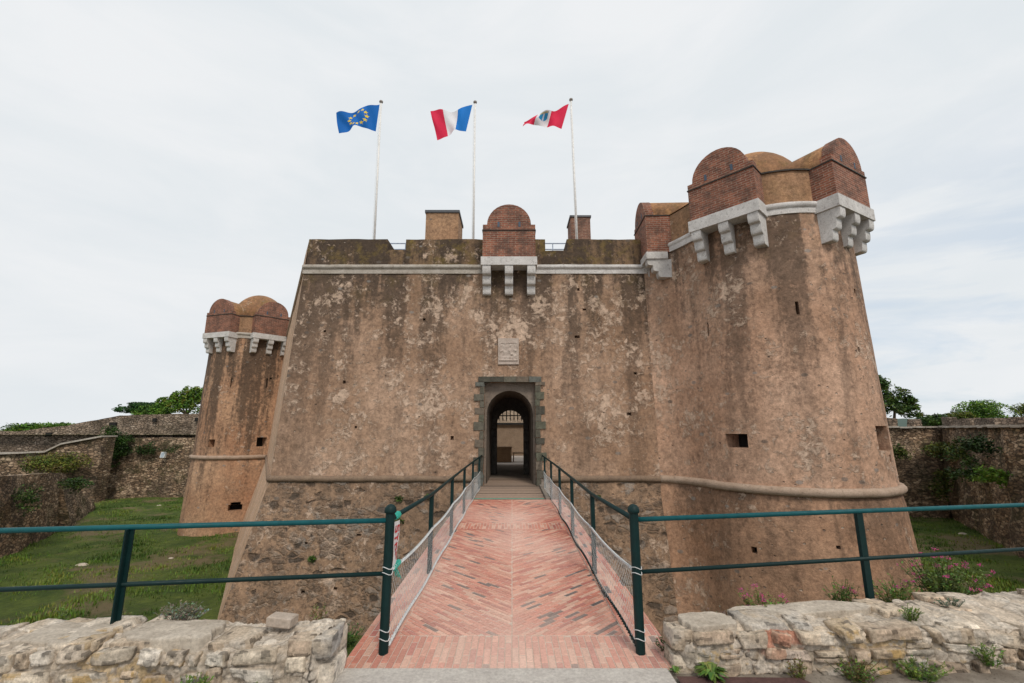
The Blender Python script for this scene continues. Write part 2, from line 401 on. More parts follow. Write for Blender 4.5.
# ---------------------------------------------------------------- the ground
FL = -3.7
fb = MB()
def floorp(x, y, d):
    return (x, y, FL + .16 * nz(x, y, 0, .25) + .07 * nz(x, y, 3, .9) + .025 * nz(x, y, 3, 2.7))
fb.grid(floorp, lin(-48, 48, .6), lin(3.2, 44, .6))
tag(fb.build('ditch_floor', M['grass'], smooth=True), kind='structure')
def sheet(name, pts, z, m_):
    b_ = MB(); b_.poly([(x, y, z) for x, y in pts]); return tag(b_.build(name, m_), kind='structure')
sheet('forecourt', [(-60, -60), (60, -60), (60, 3.62), (-60, 3.62)], -.02, M['dirt'])
sheet('ground', [(-3000, 38.8), (3000, 38.8), (3000, 4000), (-3000, 4000)], 1.25, M['grass'])
sheet('bank_left', [(-300, 3.6), (-18.3, 3.6), (-21.9, 19.6), (-25.4, 25.0), (-36, 29), (-46, 33.5), (-300, 38.8)], -2.0, M['grass'])
sheet('bank_right', [(17.3, 3.6), (300, 3.6), (300, 38.8), (27, 38.8), (28.2, 29.8), (23.2, 20.8)], 1.6, M['grass'])
sheet('bank_far_right', [(13.6, 38.9), (28.2, 38.9), (28.2, 29.9), (13.6, 32.2)], 1.61, M['grass'])
pv = MB(); pv.poly([(-1.24, -3, .008), (1.09, -3, .008), (1.09, 3.515, .008), (-1.24, 3.515, .008)])
tag(pv.build('pavement', M['concrete']), kind='structure')
pv = MB(); pv.poly([(1.12, -3, .004), (6, -3, .004), (1.95, 3.40, .004), (1.12, 3.42, .004)])
tag(pv.build('tarmac_strip', M['redtar']), kind='structure')
# distant hills, low, beyond the right-hand bank
hb = MB()
def hillp(u, v, d):
    r_ = 600 + 700 * v; x = r_ * math.sin(u); y = r_ * math.cos(u)
    e = math.sin(min(1, max(0, v)) * math.pi) ** .8
    return (x, y, -6 + e * (24 + 10 * nz(u * 9, 1, 0) + 5 * nz(u * 30, 2, 0)))
hb.grid(hillp, lin(R(20), R(75), R(.7)), lin(0, 1, .1))
m, t, b = mat('hill_woods'); p = t.pos(); t.put(b.inputs['Base Color'], t.mix(t.noise(p, .04, 8, .7), (.045, .075, .06), (.07, .105, .085))); M['hill'] = m
tag(hb.build('hills', M['hill'], smooth=True), kind='structure')

# ---------------------------------------------------------------- the keep
KC = Vector((.14, 26.92)); AP = 12.92
COR = [Vector((-7.32, 14)), Vector((7.6, 14)), Vector((15.06, 26.92)), Vector((7.6, 39.84)), Vector((-7.32, 39.84)), Vector((-14.4, 26.92))]
ZC = .2; ZU = 7.1; ZT = 8.15
def inset(z): return (z - ZC) * .06 if z >= ZC else (z - ZC) * .25
def corner(i, z, extra=0):
    f = 1 - (inset(z) + extra) / AP; return KC + (COR[i % 6] - KC) * f
def wy(z): return 14 + inset(z)
keep = thing('fortress_keep', (0, 14, 0), 'broad stained brown stone keep with an arched doorway at the end of the bridge', 'fortress')
DX0, DX1, DZ = -.875, .74, 3.15
def frontp(x, z, d):
    a, b_ = corner(0, z), corner(1, z)
    if x <= -7.3: X = a.x
    elif x >= 7.6: X = b_.x
    else: X = min(max(x, a.x), b_.x)
    e = .022 * nz(x, z, 0, .9) + .010 * nz(x, z, 5, 3.1)
    ed = min(1, (X - a.x) * 3)
    return (X, wy(z) + d + e * ed, z)
holes = [(DX0, DX1, .0, DZ, .42, False)]
for (hx, hz, hw, hh) in ((2.05, 4.6, .17, .09), (2.35, 5.55, .12, .07), (2.2, 6.25, .08, .1), (-5.4, 3.1, .1, .1), (-2.95, 5.2, .09, .08), (3.6, 2.1, .14, .09), (-1.9, 1.35, .1, .12), (-4.9, 1.7, .08, .08), (3.9, 3.4, .1, .07), (-6.2, 4.8, .09, .07)):
    holes.append((hx, hx + hw, hz, hz + hh, .16, True))
xb = sorted({v for h in holes for v in h[:2]}); zb = sorted({v for h in holes for v in h[2:4]})
f = MB(); f.grid(frontp, [-7.32] + brk(-6.8, 7.2, .3, xb) + [7.6], brk(ZC, ZU, .3, zb), holes, mb=0)
f.build('curtain_wall', M['plaster'], keep)
lh = [(DX0, DX1, 0, ZC, .0005, False)]
for k in range(9):
    hx = random.uniform(-6.6, 5.2); hz = random.uniform(-3.0, -.15)
    if abs(hx) < 1.6: continue
    lh.append((hx, hx + random.uniform(.08, .16), hz, hz + random.uniform(.05, .09), .12, True))
f = MB(); xb = sorted({v for h in lh for v in h[:2]}); zb = sorted({v for h in lh for v in h[2:4]})
f.grid(frontp, [-7.32] + brk(-6.8, 7.2, .25, xb) + [7.6], brk(-4.1, ZC, .25, zb), lh)
f.build('talus_wall', M['talus'], keep)
def facep(i):
    def fn(u, z, d):
        a, b_ = corner(i, z), corner(i + 1, z); q = a.lerp(b_, u)
        k = .02 * nz(q.x, q.y, z, .9) * min(1, u * 20, (1 - u) * 20)
        n = (q - KC).normalized(); return (q.x + n.x * k, q.y + n.y * k, z)
    return fn
for i in (1, 2, 3, 4, 5):
    f = MB(); f.grid(facep(i), lin(0, 1, .04), brk(ZC, ZT, .5)); f.build('curtain_wall', M['side'], keep)
    f = MB(); f.grid(facep(i), lin(0, 1, .04), brk(-4.1, ZC, .5)); f.build('talus_wall', M['side'] if i == 5 else M['talus'], keep)
# parapet with two embrasures
segs = [(-7.4, -4.32, ZT), (-4.32, -3.68, 7.75), (-3.68, 1.15, ZT), (1.15, 1.9, 7.72), (1.9, 7.6, ZT)]
f = MB()
for (x0, x1, zt) in segs:
    xa = max(x0, corner(0, ZT).x); xe = min(x1, corner(1, ZT).x)
    xs = lin(xa, xe, .35)
    def par(u, v, d, zt=zt):
        z = 7.0 + (zt - 7.0) * min(1, v); w_ = .02 * nz(u, z, 9, 1.3)
        if v <= 1: return (u, wy(z) + w_, z + (.025 * nz(u, 0, 7, 2.2) if v > .99 else 0))
        if v <= 2: return (u, wy(zt) + (v - 1) * 1.0, zt + .025 * nz(u, 0, 7, 2.2) * (2 - v))
        return (u, wy(zt) + 1.0, zt - (v - 2) * (zt - 7.2))
    f.grid(par, xs, [0, .25, .5, .75, 1, 1.5, 2, 3])
    for xx in (xs[0], xs[-1]):
        f.poly([(xx, wy(7.1), 7.1), (xx, wy(zt), zt), (xx, wy(zt) + 1, zt), (xx, wy(zt) + 1, 7.1)])
f.build('parapet', M['parapet'], keep)
# side-face parapet tops
f = MB()
for i in range(1, 6):
    a, b_, c_, d_ = corner(i, ZT), corner(i + 1, ZT), corner(i + 1, ZT, 1), corner(i, ZT, 1)
    f.poly([(a.x, a.y, ZT), (b_.x, b_.y, ZT), (c_.x, c_.y, ZT), (d_.x, d_.y, ZT)])
    f.poly([(d_.x, d_.y, ZT), (c_.x, c_.y, ZT), (c_.x, c_.y, 7.2), (d_.x, d_.y, 7.2)])
f.build('parapet', M['parapet'], keep)
# terrace ring round an open court
CX0, CX1, CY0, CY1 = -5.0, 5.0, 22.6, 31.5
f = MB(); inn = [(CX0, CY0), (CX1, CY0), (CX1, 26.92), (CX1, CY1), (CX0, CY1), (CX0, 26.92)]
for i in range(6):
    a, b_ = corner(i, 7.3), corner(i + 1, 7.3); p1, p2 = inn[i], inn[(i + 1) % 6]
    f.poly([(a.x, a.y, 7.3), (b_.x, b_.y, 7.3), (p2[0], p2[1], 7.3), (p1[0], p1[1], 7.3)])
f.build('roof_terrace', M['terrace'], keep)
f = MB()
TXc = -.07
def archpts(hw, zs, n=14, xc=TXc, top=None):
    rz = (top - zs) if top else hw
    return [(xc + hw * math.cos(math.pi * (1 - k / n)), zs + rz * math.sin(math.pi * k / n)) for k in range(n + 1)]
def plate(mb, x0, x1, z0, z1, arch, y, back=None, c=None, m=0):
    """flat wall with an arched opening down to z0; optional thickness"""
    for yy in ([y] if back is None else [y, back]):
        pa = [(arch[0][0], z0)] + arch + [(arch[-1][0], z0)]
        mb.poly([(x0, yy, z0), (pa[0][0], yy, z0), (pa[1][0], yy, pa[1][1]), (x0, yy, pa[1][1])], c, m)
        mb.poly([(pa[-1][0], yy, z0), (x1, yy, z0), (x1, yy, pa[-2][1]), (pa[-2][0], yy, pa[-2][1])], c, m)
        n = len(arch)
        for i in range(n - 1):
            (ax, az), (bx, bz) = arch[i], arch[i + 1]
            ox = lambda q, k: x0 + (x1 - x0) * k / (n - 1)
            mb.poly([(ax, yy, az), (bx, yy, bz), (ox(0, i + 1), yy, z1), (ox(0, i), yy, z1)], c, m)
        mb.poly([(x0, yy, arch[0][1]), (arch[0][0], yy, arch[0][1]), (x0, yy, z1)], c, m)
        mb.poly([(x1, yy, arch[-1][1]), (arch[-1][0], yy, arch[-1][1]), (x1, yy, z1)], c, m)
    if back is not None:
        pa = [(arch[0][0], z0)] + arch + [(arch[-1][0], z0)]
        for (ax, az), (bx, bz) in zip(pa, pa[1:]): mb.poly([(ax, y, az), (bx, y, bz), (bx, back, bz), (ax, back, az)], c, m)
# court walls
f.box(CX0 - .3, CX0, CY0, CY1, 0, 7.28); f.box(CX1, CX1 + .3, CY0, CY1, 0, 7.28); f.box(CX0, CX1, CY1, CY1 + .3, 0, 7.28)
plate(f, CX0, CX1, 0, 7.28, archpts(.72, 2.15), CY0)
f.build('courtyard_wall', M['court'], keep)
f = MB(); f.poly([(CX0, CY0, -.01), (CX1, CY0, -.01), (CX1, CY1, -.01), (CX0, CY1, -.01)]); f.build('courtyard_floor', M['concrete'], keep)
# low lean-to range across the court, seen through the passage
f = MB(); f.box(-4.9, 4.9, 30.2, 31.4, 0, 2.0); f.build('lean_to', stonemat('lean_to_wall', (.25, .18, .125), (.31, .23, .165)), keep)
f = MB(); f.box(-4.95, 4.95, 30.0, 31.45, 2.0, 2.12); f.build('lean_to_roof', M['iron'], keep)
# passage
f = MB(); ap = [(TXc - .72, 0)] + archpts(.72, 2.17) + [(TXc + .72, 0)]
for y0, y1 in zip(lin(14.5, 22.6, .9), lin(14.5, 22.6, .9)[1:]):
    for (ax, az), (bx, bz) in zip(ap, ap[1:]): f.poly([(ax, y0, az), (bx, y0, bz), (bx, y1, bz), (ax, y1, az)])
f.build('passage_vault', M['tunnel'], keep, False)
f = MB(); plate(f, DX0 - .2, DX1 + .2, -.2, DZ + .2, archpts(.735, 2.16), 14.40, 14.52); f.build('arch_panel', M['tunnel'], keep)
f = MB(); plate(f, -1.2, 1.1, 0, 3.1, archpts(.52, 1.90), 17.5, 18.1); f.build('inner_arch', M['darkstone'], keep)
for k in range(14):   # rough voussoirs and jamb blocks standing proud of the inner arch
    pass
f = MB()
for s_ in (-1, 1):
    for k in range(8):
        z0 = .05 + k * .23; wd = .06 + .05 * (k % 2)
        x_in = TXc + s_ * .52
        f.box(min(x_in, x_in + s_ * wd * 1.6) - .0, max(x_in, x_in + s_ * wd * 1.6), 17.42, 17.497, z0, z0 + .2, j=.02)
for k in range(11):
    a = math.pi * (k + .5) / 11; Mx = Matrix.Translation((TXc + .60 * math.cos(a), 17.46, 1.90 + .60 * math.sin(a))) @ Matrix.Rotation(-a + math.pi / 2, 4, 'Y')
    f.obox(Mx, .085, .035, .09 + .02 * (k % 2))
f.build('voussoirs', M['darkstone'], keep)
f = MB(); f.poly([(-.9, 14.03, -.004), (.78, 14.03, -.004), (.78, 22.62, -.004), (-.9, 22.62, -.004)]); f.build('passage_floor', M['tunnel'], keep)
# portcullis teeth
f = MB()
for k in range(7):
    x = TXc - .45 + k * .15
    f.box(x - .018, x + .018, 18.2, 18.24, 2.12 - .03 * abs(k - 3) ** .5, 2.9)
    f.hexa([(x - .002, 18.219, 1.98), (x + .002, 18.219, 1.98), (x + .002, 18.221, 1.98), (x - .002, 18.221, 1.98), (x - .03, 18.2, 2.12), (x + .03, 18.2, 2.12), (x + .03, 18.24, 2.12), (x - .03, 18.24, 2.12)])
f.box(TXc - .6, TXc + .6, 18.205, 18.235, 2.2, 2.24)
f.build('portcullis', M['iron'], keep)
# serpentine door surround
f = MB(); GS = [(.10, .092, .07), (.125, .115, .09), (.13, .135, .12), (.16, .13, .10), (.075, .07, .055), (.11, .11, .08)]
for x0, x1 in zip(lin(DX0 - .2, DX1 + .2, .38), lin(DX0 - .2, DX1 + .2, .38)[1:]): f.box(x0 + .004, x1 - .004, wy(3.2) - .06, wy(3.2) + .3, DZ, DZ + .17, random.choice(GS), j=.006)
for s_, xe in ((-1, DX0), (1, DX1)):
    z = 0.0; k = 0
    while z < DZ - .05:
        h_ = random.uniform(.2, .27); h_ = min(h_, DZ - z); wd = random.uniform(.27, .33) if k % 2 else random.uniform(.13, .18)
        x0, x1 = (xe - wd, xe) if s_ < 0 else (xe, xe + wd)
        yy = wy(z) - .035; f.box(x0, x1, yy + random.uniform(-.01, .01), yy + .36, z + .008, z + h_ - .008, random.choice(GS), j=.012); z += h_; k += 1
f.build('door_surround', vcol('serpentine_blocks', .8, .8, 30, mul=(.6, 1.35), ns=11), keep)
# plaque
f = MB()
def plq(x, z, d):
    e = .055 * abs(nz(x, z, 2, 5)) + .05 * max(0, nz(x, z, 8, 9)); r_ = max(abs(x + .115), abs(z - 4.14))
    return (x, wy(z) - .05 - (e if r_ < .27 else .03 if r_ < .31 else 0), z)
f.grid(plq, lin(-.45, .22, .02), lin(3.72, 4.58, .02))
f.box(-.452, .222, wy(4.1) - .045, wy(4.1) + .1, 3.718, 4.582)
f.build('plaque', stonemat('carved_marble', (.42, .34, .29), (.54, .46, .40), (.22, .18, .16), 6), keep)
# string courses
f = MB(); a, b_ = corner(0, ZC), corner(1, ZC)
for (x0, x1) in ((a.x - .05, DX0 - .33), (DX1 + .33, 5.4)):
    xs = lin(x0, x1, .12); f.tube([(x, wy(ZC) - .01 + .02 * nz(x, 1, 1, 2), ZC + .02 * nz(x, 3, 0, 2.2)) for x in xs], [.098 + .02 * nz(x, 0, 5, 5) for x in xs], 10)
f.build('lower_cordon', M['cordonlow'], keep, True)
f = MB(); c5 = corner(5, ZC); f.tube([(c5.x, c5.y, ZC), (a.x, a.y, ZC)], .10, 10); f.build('lower_cordon', M['cordonlow'], keep, True)
for (x0, x1) in ((corner(0, ZU).x - .04, -.99), (.80, 5.1)):
    f = MB(); f.tube([(x, wy(ZU) - .03, ZU + .01 * nz(x, 0, 0, 2)) for x in lin(x0, x1, .3)], .085, 10)
    f.box(x0, x1, wy(6.9) - .035, wy(6.9) + .2, 6.86, 7.03)
    f.build('upper_cordon', M['palecordon'] if x0 < -3 else M['marble'], keep, False)
f = MB(); a5, c5 = corner(0, ZU), corner(5, ZU); f.tube([(c5.x, c5.y, ZU), (a5.x, a5.y, ZU)], .08, 8); f.build('upper_cordon', M['cordon'], keep)

cr = thing('storage_crate', (-.45, 24.3, 0), 'brown wooden crate standing in the courtyard beyond the gate passage', 'crate')
f = MB(); f.box(-.87, -.02, 24, 24.7, 0, .74); f.build('panel', M['crate'], cr)
f = MB()
for x in (-.87, -.46, -.10): f.box(x - .01, x + .07, 23.97, 23.998, .02, .72)
f.box(-.9, .01, 23.95, 24.75, .74, .79); f.build('frame', M['crate'], cr)
bt = thing('bench', (.45, 24.6, 0), 'low dark bench beside the crate in the courtyard', 'bench')
f = MB(); f.box(.02, .9, 24.3, 24.7, .42, .48); f.build('seat', M['crate'], bt)
for x in (.08, .82):
    f = MB(); f.box(x - .03, x + .03, 24.32, 24.68, 0, .42); f.build('leg', M['crate'], bt)

# ---------- projecting brick box on corbels, used on the keep and both towers
def bretesse(root, base, az, w_=1.9, proj=.5, back=1.2, zb=7.0, slab=.3, zl=8.15, shoulder=.18, corb=.9, sag=1.0, sback=None):
    """base = point (x,y) on the wall face; az = outward direction from -Y towards +X"""
    n = Vector((math.sin(az), -math.cos(az))); tt = Vector((math.cos(az), math.sin(az)))
    def P(u, d, z): return (base[0] + tt.x * u + n.x * d, base[1] + tt.y * u + n.y * d, z)
    def bx(mb, u0, u1, d0, d1, z0, z1): mb.hexa([P(u0, d1, z0), P(u1, d1, z0), P(u1, d0, z0), P(u0, d0, z0), P(u0, d1, z1), P(u1, d1, z1), P(u1, d0, z1), P(u0, d0, z1)])
    h_ = w_ / 2; zs = zb + slab
    f = MB(); bx(f, -h_, h_, -back, proj, zs, zl)
    # arched front wall
    r_ = h_ * .84; th = .28; zo = zl + shoulder; N_ = 16
    out = [(-h_, zl + .03), (-h_, zo)] + [(-r_ * math.cos(math.pi * k / N_), zo + sag * r_ * math.sin(math.pi * k / N_)) for k in range(N_ + 1)] + [(h_, zo), (h_, zl + .03)]
    fr = [P(u, proj, z) for u, z in out]; bk = [P(u, proj - th, z) for u, z in out]
    f.poly(fr); f.poly(bk[::-1])
    for k in range(len(out) - 1): f.poly([fr[k + 1], fr[k], bk[k], bk[k + 1]])
    body = f.build('brick_box', M['brick'], root)
    f = MB(); bx(f, -h_ - .02, h_ + .02, -back, proj + .025, zl, zl + .035); f.build('drip_course', M['coping'], body)
    f = MB(); e = .05; bx(f, -h_ - e, h_ + e, -(back * .5 if sback is None else sback), proj + e, zb, zs - .003); f.build('slab', M['marble'], body)
    vr = r_ * .97; f = MB(); N_ = 14
    for d0, d1 in ((proj - th, .1), (.1, -back), (-back, -back - .5)):
        for k in range(N_):
            a0, a1 = math.pi * k / N_, math.pi * (k + 1) / N_
            f.poly([P(-vr * math.cos(a0), d0, zo + sag * vr * math.sin(a0)), P(-vr * math.cos(a0), d1, zo + sag * vr * math.sin(a0)), P(-vr * math.cos(a1), d1, zo + sag * vr * math.sin(a1)), P(-vr * math.cos(a1), d0, zo + sag * vr * math.sin(a1))])
    bx(f, -vr, vr, -back - .4, proj - th, zl + .03, zo + .01); f.build('vault_roof', M['vault'], body)
    for s_ in (-1, 1):
        f = MB(); bx(f, s_ * w_ * .2 - .035, s_ * w_ * .2 + .035, proj - .02, proj + .006, zl + .14, zl + .32); f.build('loophole', M['slit'], body)
    for s_ in (-1, 0, 1):
        f = MB(); cu = s_ * (h_ - .14); hw = .135; st = []; D = proj + .02; zt = zb - .003
        hh = corb / 3
        for k in range(3):
            dk = D * (1, .68, .38)[k]; z1 = zt - k * hh; 
            st += [(dk, z1), (dk, z1 - hh * .3)] + [(dk - .10 * D + .10 * D * math.cos(a_), z1 - hh * .3 - hh * .62 * math.sin(a_)) for a_ in (.3, .7, 1.1, 1.5)]
            st += [(dk - .16 * D, z1 - hh * .97)]
        st += [(-.25, zt - corb), (-.25, zt)]
        A = [P(cu - hw, d, z) for d, z in st]; B = [P(cu + hw, d, z) for d, z in st]
        f.poly(A); f.poly(B[::-1])
        for k in range(len(st)): k2 = (k + 1) % len(st); f.poly([A[k], B[k], B[k2], A[k2]])
        f.build('corbel', M['marble'], body)
    return body
bretesse(keep, (-.1, wy(7.2)), 0, 1.76, .52, .75, 6.98, .29, 8.2, .22, .92)
# roof blocks
f = MB(); f.box(-3.55, -2.2, 17, 18.4, 7.3, 10.45); o = f.build('roof_block', M['block'], keep); tag(o, 'tan rendered block on the roof')
f = MB(); f.box(-3.59, -2.16, 16.95, 18.45, 10.45, 10.56); f.build('cap', M['capmetal'], o)
f = MB(); f.box(2.42, 3.22, 17, 18.0, 7.3, 10.25); o = f.build('chimney', M['brick2'], keep)
f = MB(); f.box(2.38, 3.26, 16.96, 18.04, 10.25, 10.33); f.build('cap', M['capmetal'], o)
for (x0, x1) in ((-4.7, -3.4), (.9, 2.2)):
    f = MB()
    for z in (8.38, 8.62): f.tube([(x0, 15.9, z), (x1, 15.9, z)], .024, 6)
    for x in lin(x0, x1, .65): f.tube([(x, 15.9, 7.3), (x, 15.9, 8.62)], .02, 6)
    f.build('roof_railing', M['steelrail'], keep)

# ---------------------------------------------------------------- towers
def tower(name, ctr, label, dz, mats, boxes, holes_up, holes_low, fillet=False, domeh=1.85, flare=.075):
    root = thing(name, (ctr[0], ctr[1], FL), label, 'tower', 'round towers of the keep')
    Rb = lambda z: 2.52 - (z - ZC) * .022 if z >= ZC else 2.56 - (z - ZC) * flare
    def sp(a, z, d):
        r_ = Rb(z) - d + .018 * nz(math.cos(a) * 2.5 + ctr[0], math.sin(a) * 2.5, z, .8) + .008 * nz(math.cos(a) * 8, math.sin(a) * 8, z * 3, 1)
        return (ctr[0] + r_ * math.sin(a), ctr[1] - r_ * math.cos(a), z)
    zu = ZU + dz
    for hs, z0, z1, mt, nm in ((holes_up, ZC, zu, mats[0], 'tower_shaft'), (holes_low, -4.2, ZC, mats[1], 'tower_base')):
        H_ = [(R(a0), R(a1), za, zb_, dd, True) for a0, a1, za, zb_, dd in hs]
        f = MB(); us = brk(-math.pi, math.pi, R(3.6), sorted({v for h in H_ for v in h[:2]})); vs = brk(z0, z1, .35, sorted({v for h in H_ for v in h[2:4]}))
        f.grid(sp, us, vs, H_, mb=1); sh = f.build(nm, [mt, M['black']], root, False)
        if fillet:
            af = R(-70); f = MB()
            def fp(u, z, d):
                p0 = Vector(sp(af, z, 0)[:2]); Y = wy(z) - .004; td = Vector((-math.cos(af), -math.sin(af)))
                k = (Y - p0.y) / td.y; p1 = p0 + td * max(k, .01) * .95; p2 = Vector((min(p1.x - .55, 4.75), Y))
                q = (1 - u) ** 2 * p0 + 2 * u * (1 - u) * p1 + u * u * p2; return (q.x, q.y, z)
            f.grid(fp, lin(0, 1, .1), lin(z0 if z0 > -1 else -4.2, z1, .4)); f.build('fillet_wall', mt, root, True)
    ring = lambda r_, z, N_=72: [(ctr[0] + r_ * math.sin(2 * math.pi * k / N_), ctr[1] - r_ * math.cos(2 * math.pi * k / N_), z + .008 * nz(k * .4, 0, 0)) for k in range(N_)]
    f = MB(); f.tube(ring(2.56, ZC), .11, 10, closed=True)
    if fillet: f.tube([fp(u, ZC, 0) for u in lin(0, 1, .1)], .115, 10)
    f.build('lower_cordon', M['cordon'], root, True)
    f = MB(); Rt = Rb(zu); f.tube(ring(Rt + .02, zu + .02), .09, 10, closed=True); 
    for k in range(72):
        a0, a1 = 2 * math.pi * k / 72, 2 * math.pi * (k + 1) / 72
        q = lambda a, r_, z: (ctr[0] + r_ * math.sin(a), ctr[1] - r_ * math.cos(a), z)
        f.poly([q(a0, Rt + .045, zu - .22), q(a1, Rt + .045, zu - .22), q(a1, Rt + .045, zu - .04), q(a0, Rt + .045, zu - .04)])
        f.poly([q(a0, Rt - .1, zu - .22), q(a1, Rt - .1, zu - .22), q(a1, Rt + .045, zu - .22), q(a0, Rt + .045, zu - .22)])
    f.build('upper_cordon', M['marble'] if fillet else M['palecordon'], root, True)
    zp = zu + 1.05
    f = MB(); f.grid(lambda a, z, d: (ctr[0] + (Rt - .03) * math.sin(a), ctr[1] - (Rt - .03) * math.cos(a), z), lin(-math.pi, math.pi, R(5)), [zu, zp]); f.build('tower_parapet', M['towertop'], root, True)
    if fillet:
        f = MB(); f.grid(lambda u, z, d: (fp(u, zu, 0)[0] + .02, fp(u, zu, 0)[1] + .02, z), lin(0, 1, .1), [zu, zp]); f.build('fillet_parapet', M['towertop'], root, True)
        f = MB(); f.tube([fp(u, zu, 0)[:2] + (zu + .02,) for u in lin(0, .9, .1)], .09, 10)
        for u0, u1 in zip(lin(0, .9, .1), lin(0, .9, .1)[1:]):
            A_, B_ = fp(u0, zu, 0), fp(u1, zu, 0); f.hexa([(A_[0] - .04, A_[1] - .04, zu - .22), (B_[0] - .04, B_[1] - .04, zu - .22), (B_[0] + .1, B_[1] + .1, zu - .22), (A_[0] + .1, A_[1] + .1, zu - .22), (A_[0] - .04, A_[1] - .04, zu - .04), (B_[0] - .04, B_[1] - .04, zu - .04), (B_[0] + .1, B_[1] + .1, zu - .04), (A_[0] + .1, A_[1] + .1, zu - .04)])
        f.build('upper_cordon', M['marble'], root)
        f = MB(); f.poly([fp(u, zu, 0)[:2] + (zp + .03,) for u in lin(0, .9, .1)] + [(6.5, 14.6, zp + .03), (6.5, 13, zp + .03)]); f.build('tower_roof', M['vault'], root)
    f = MB()
    for k in range(72):
        a0, a1 = 2 * math.pi * k / 72, 2 * math.pi * (k + 1) / 72; ro, ri = Rt + .02, 1.9
        f.poly([q(a0, ro, zp), q(a1, ro, zp), q(a1, ro, zp + .045), q(a0, ro, zp + .045)]); f.poly([q(a0, ri, zp + .045), q(a1, ri, zp + .045), q(a1, ro, zp + .045), q(a0, ro, zp + .045)])
    f.build('coping', M['coping'], root)
    f = MB(); rd = 1.55
    f.poly([q(2 * math.pi * k / 48, Rt - .02, zp + .02) for k in range(48)]); f.build('tower_roof', M['vault'], root)
    f = MB()
    f.grid(lambda a, t_, d: (ctr[0] + rd * math.cos(t_) * math.sin(a), ctr[1] - rd * math.cos(t_) * math.cos(a), zp + .05 + domeh * math.sin(t_)), lin(-math.pi, math.pi, R(6)), lin(0, math.pi / 2, R(7.5)))
    f.build('dome', M['vault'], root, True)
    for (az, dist, kw) in boxes:
        a = R(az); d_ = dict(w_=1.86, proj=dist - Rt, back=1.0, zb=zu - .25, slab=.34, zl=zp, shoulder=.2, corb=.85, sag=.98); ba = kw.pop('base', None); d_.update(kw)
        bretesse(root, ba or (ctr[0] + Rt * math.sin(a), ctr[1] - Rt * math.cos(a)), a, **d_)
    return root
tower('round_tower', (7.9, 13.4), 'big round tower with brick turret boxes close on the right of the gate', .48, (M['tower'], M['towerlow']),
      [(-47, 2.76, dict(w_=1.82)), (29, 2.72, dict(w_=1.8)), (-92, 3.5, dict(base=(4.98, 14.45), proj=.52, back=1.8, w_=1.5, zb=7.12, slab=.24, sback=.12, corb=.62))],
      [(-61, -47.5, 1.20, 1.55, .55), (24, 41, 1.15, 1.75, .9), (-14.5, -12.6, 4.55, 4.9, .4), (-69, -67.6, 4.3, 4.7, .4), (35, 38, .88, 1.05, .2), (21, 23, 3.6, 3.72, .15), (28, 30, 5.2, 5.32, .15)],
      [(-50, -47, -1.3, -1.15, .2), (-12, -10, -1.0, -.92, .15)], fillet=True, domeh=1.85)
tower('round_tower', (-15.75, 27.0), 'slimmer far round tower with small turret boxes behind the keep on the left', -.12, (M['ftower'], M['ftower']),
      [(-18, 2.72, dict(corb=.8, slab=.3)), (45, 2.72, dict(corb=.8, slab=.3))],
      [(-14, -5, .75, 1.15, .5), (42, 54, .75, 1.25, .5), (4.5, 6, 4.0, 4.5, .4), (46, 48, 4.0, 4.55, .4), (50, 53, 4.5, 4.6, .2), (60, 62, 4.6, 4.8, .2)],
      [(20, 34, -2.5, -2.2, .5), (22, 32, -2.2, -2.08, .5)], flare=.04)

# ---------------------------------------------------------------- flag poles and flags
def pole(xb, xt, zt, label):
    r = thing('flagpole', (xb, 16.5, 7.3), label, 'flagpole', 'flagpoles on the keep')
    f = MB(); f.tube([(xb, 16.5, 7.3), (xt, 16.5, zt)], [.046, .036], 10); f.build('pole', M['pole'], r, True)
    f = MB(); f.tube([(xt, 16.5, zt), (xt, 16.5, zt + .04), (xt, 16.5, zt + .09), (xt, 16.5, zt + .11)], [.05, .08, .075, .02], 10); f.build('finial', M['polecap'], r, True)
    f = MB(); f.tube([(xb - .07, 16.46, 7.6), (xt - .06, 16.46, zt - .05)], .006, 5); f.build('halyard', M['pole'], r)
    f = MB(); f.box(xb - .12, xb + .12, 16.38, 16.62, 7.3, 7.36); f.build('base_plate', M['iron'], r)
pole(-5.43, -5.54, 15.22, 'white pole flying the blue starred flag, leftmost of the three poles')
pole(-1.52, -1.56, 15.2, 'white pole flying the blue, white and red flag, between the two other poles')
pole(2.6, 2.5, 15.32, 'white pole flying the red and white flag, rightmost of the three poles')
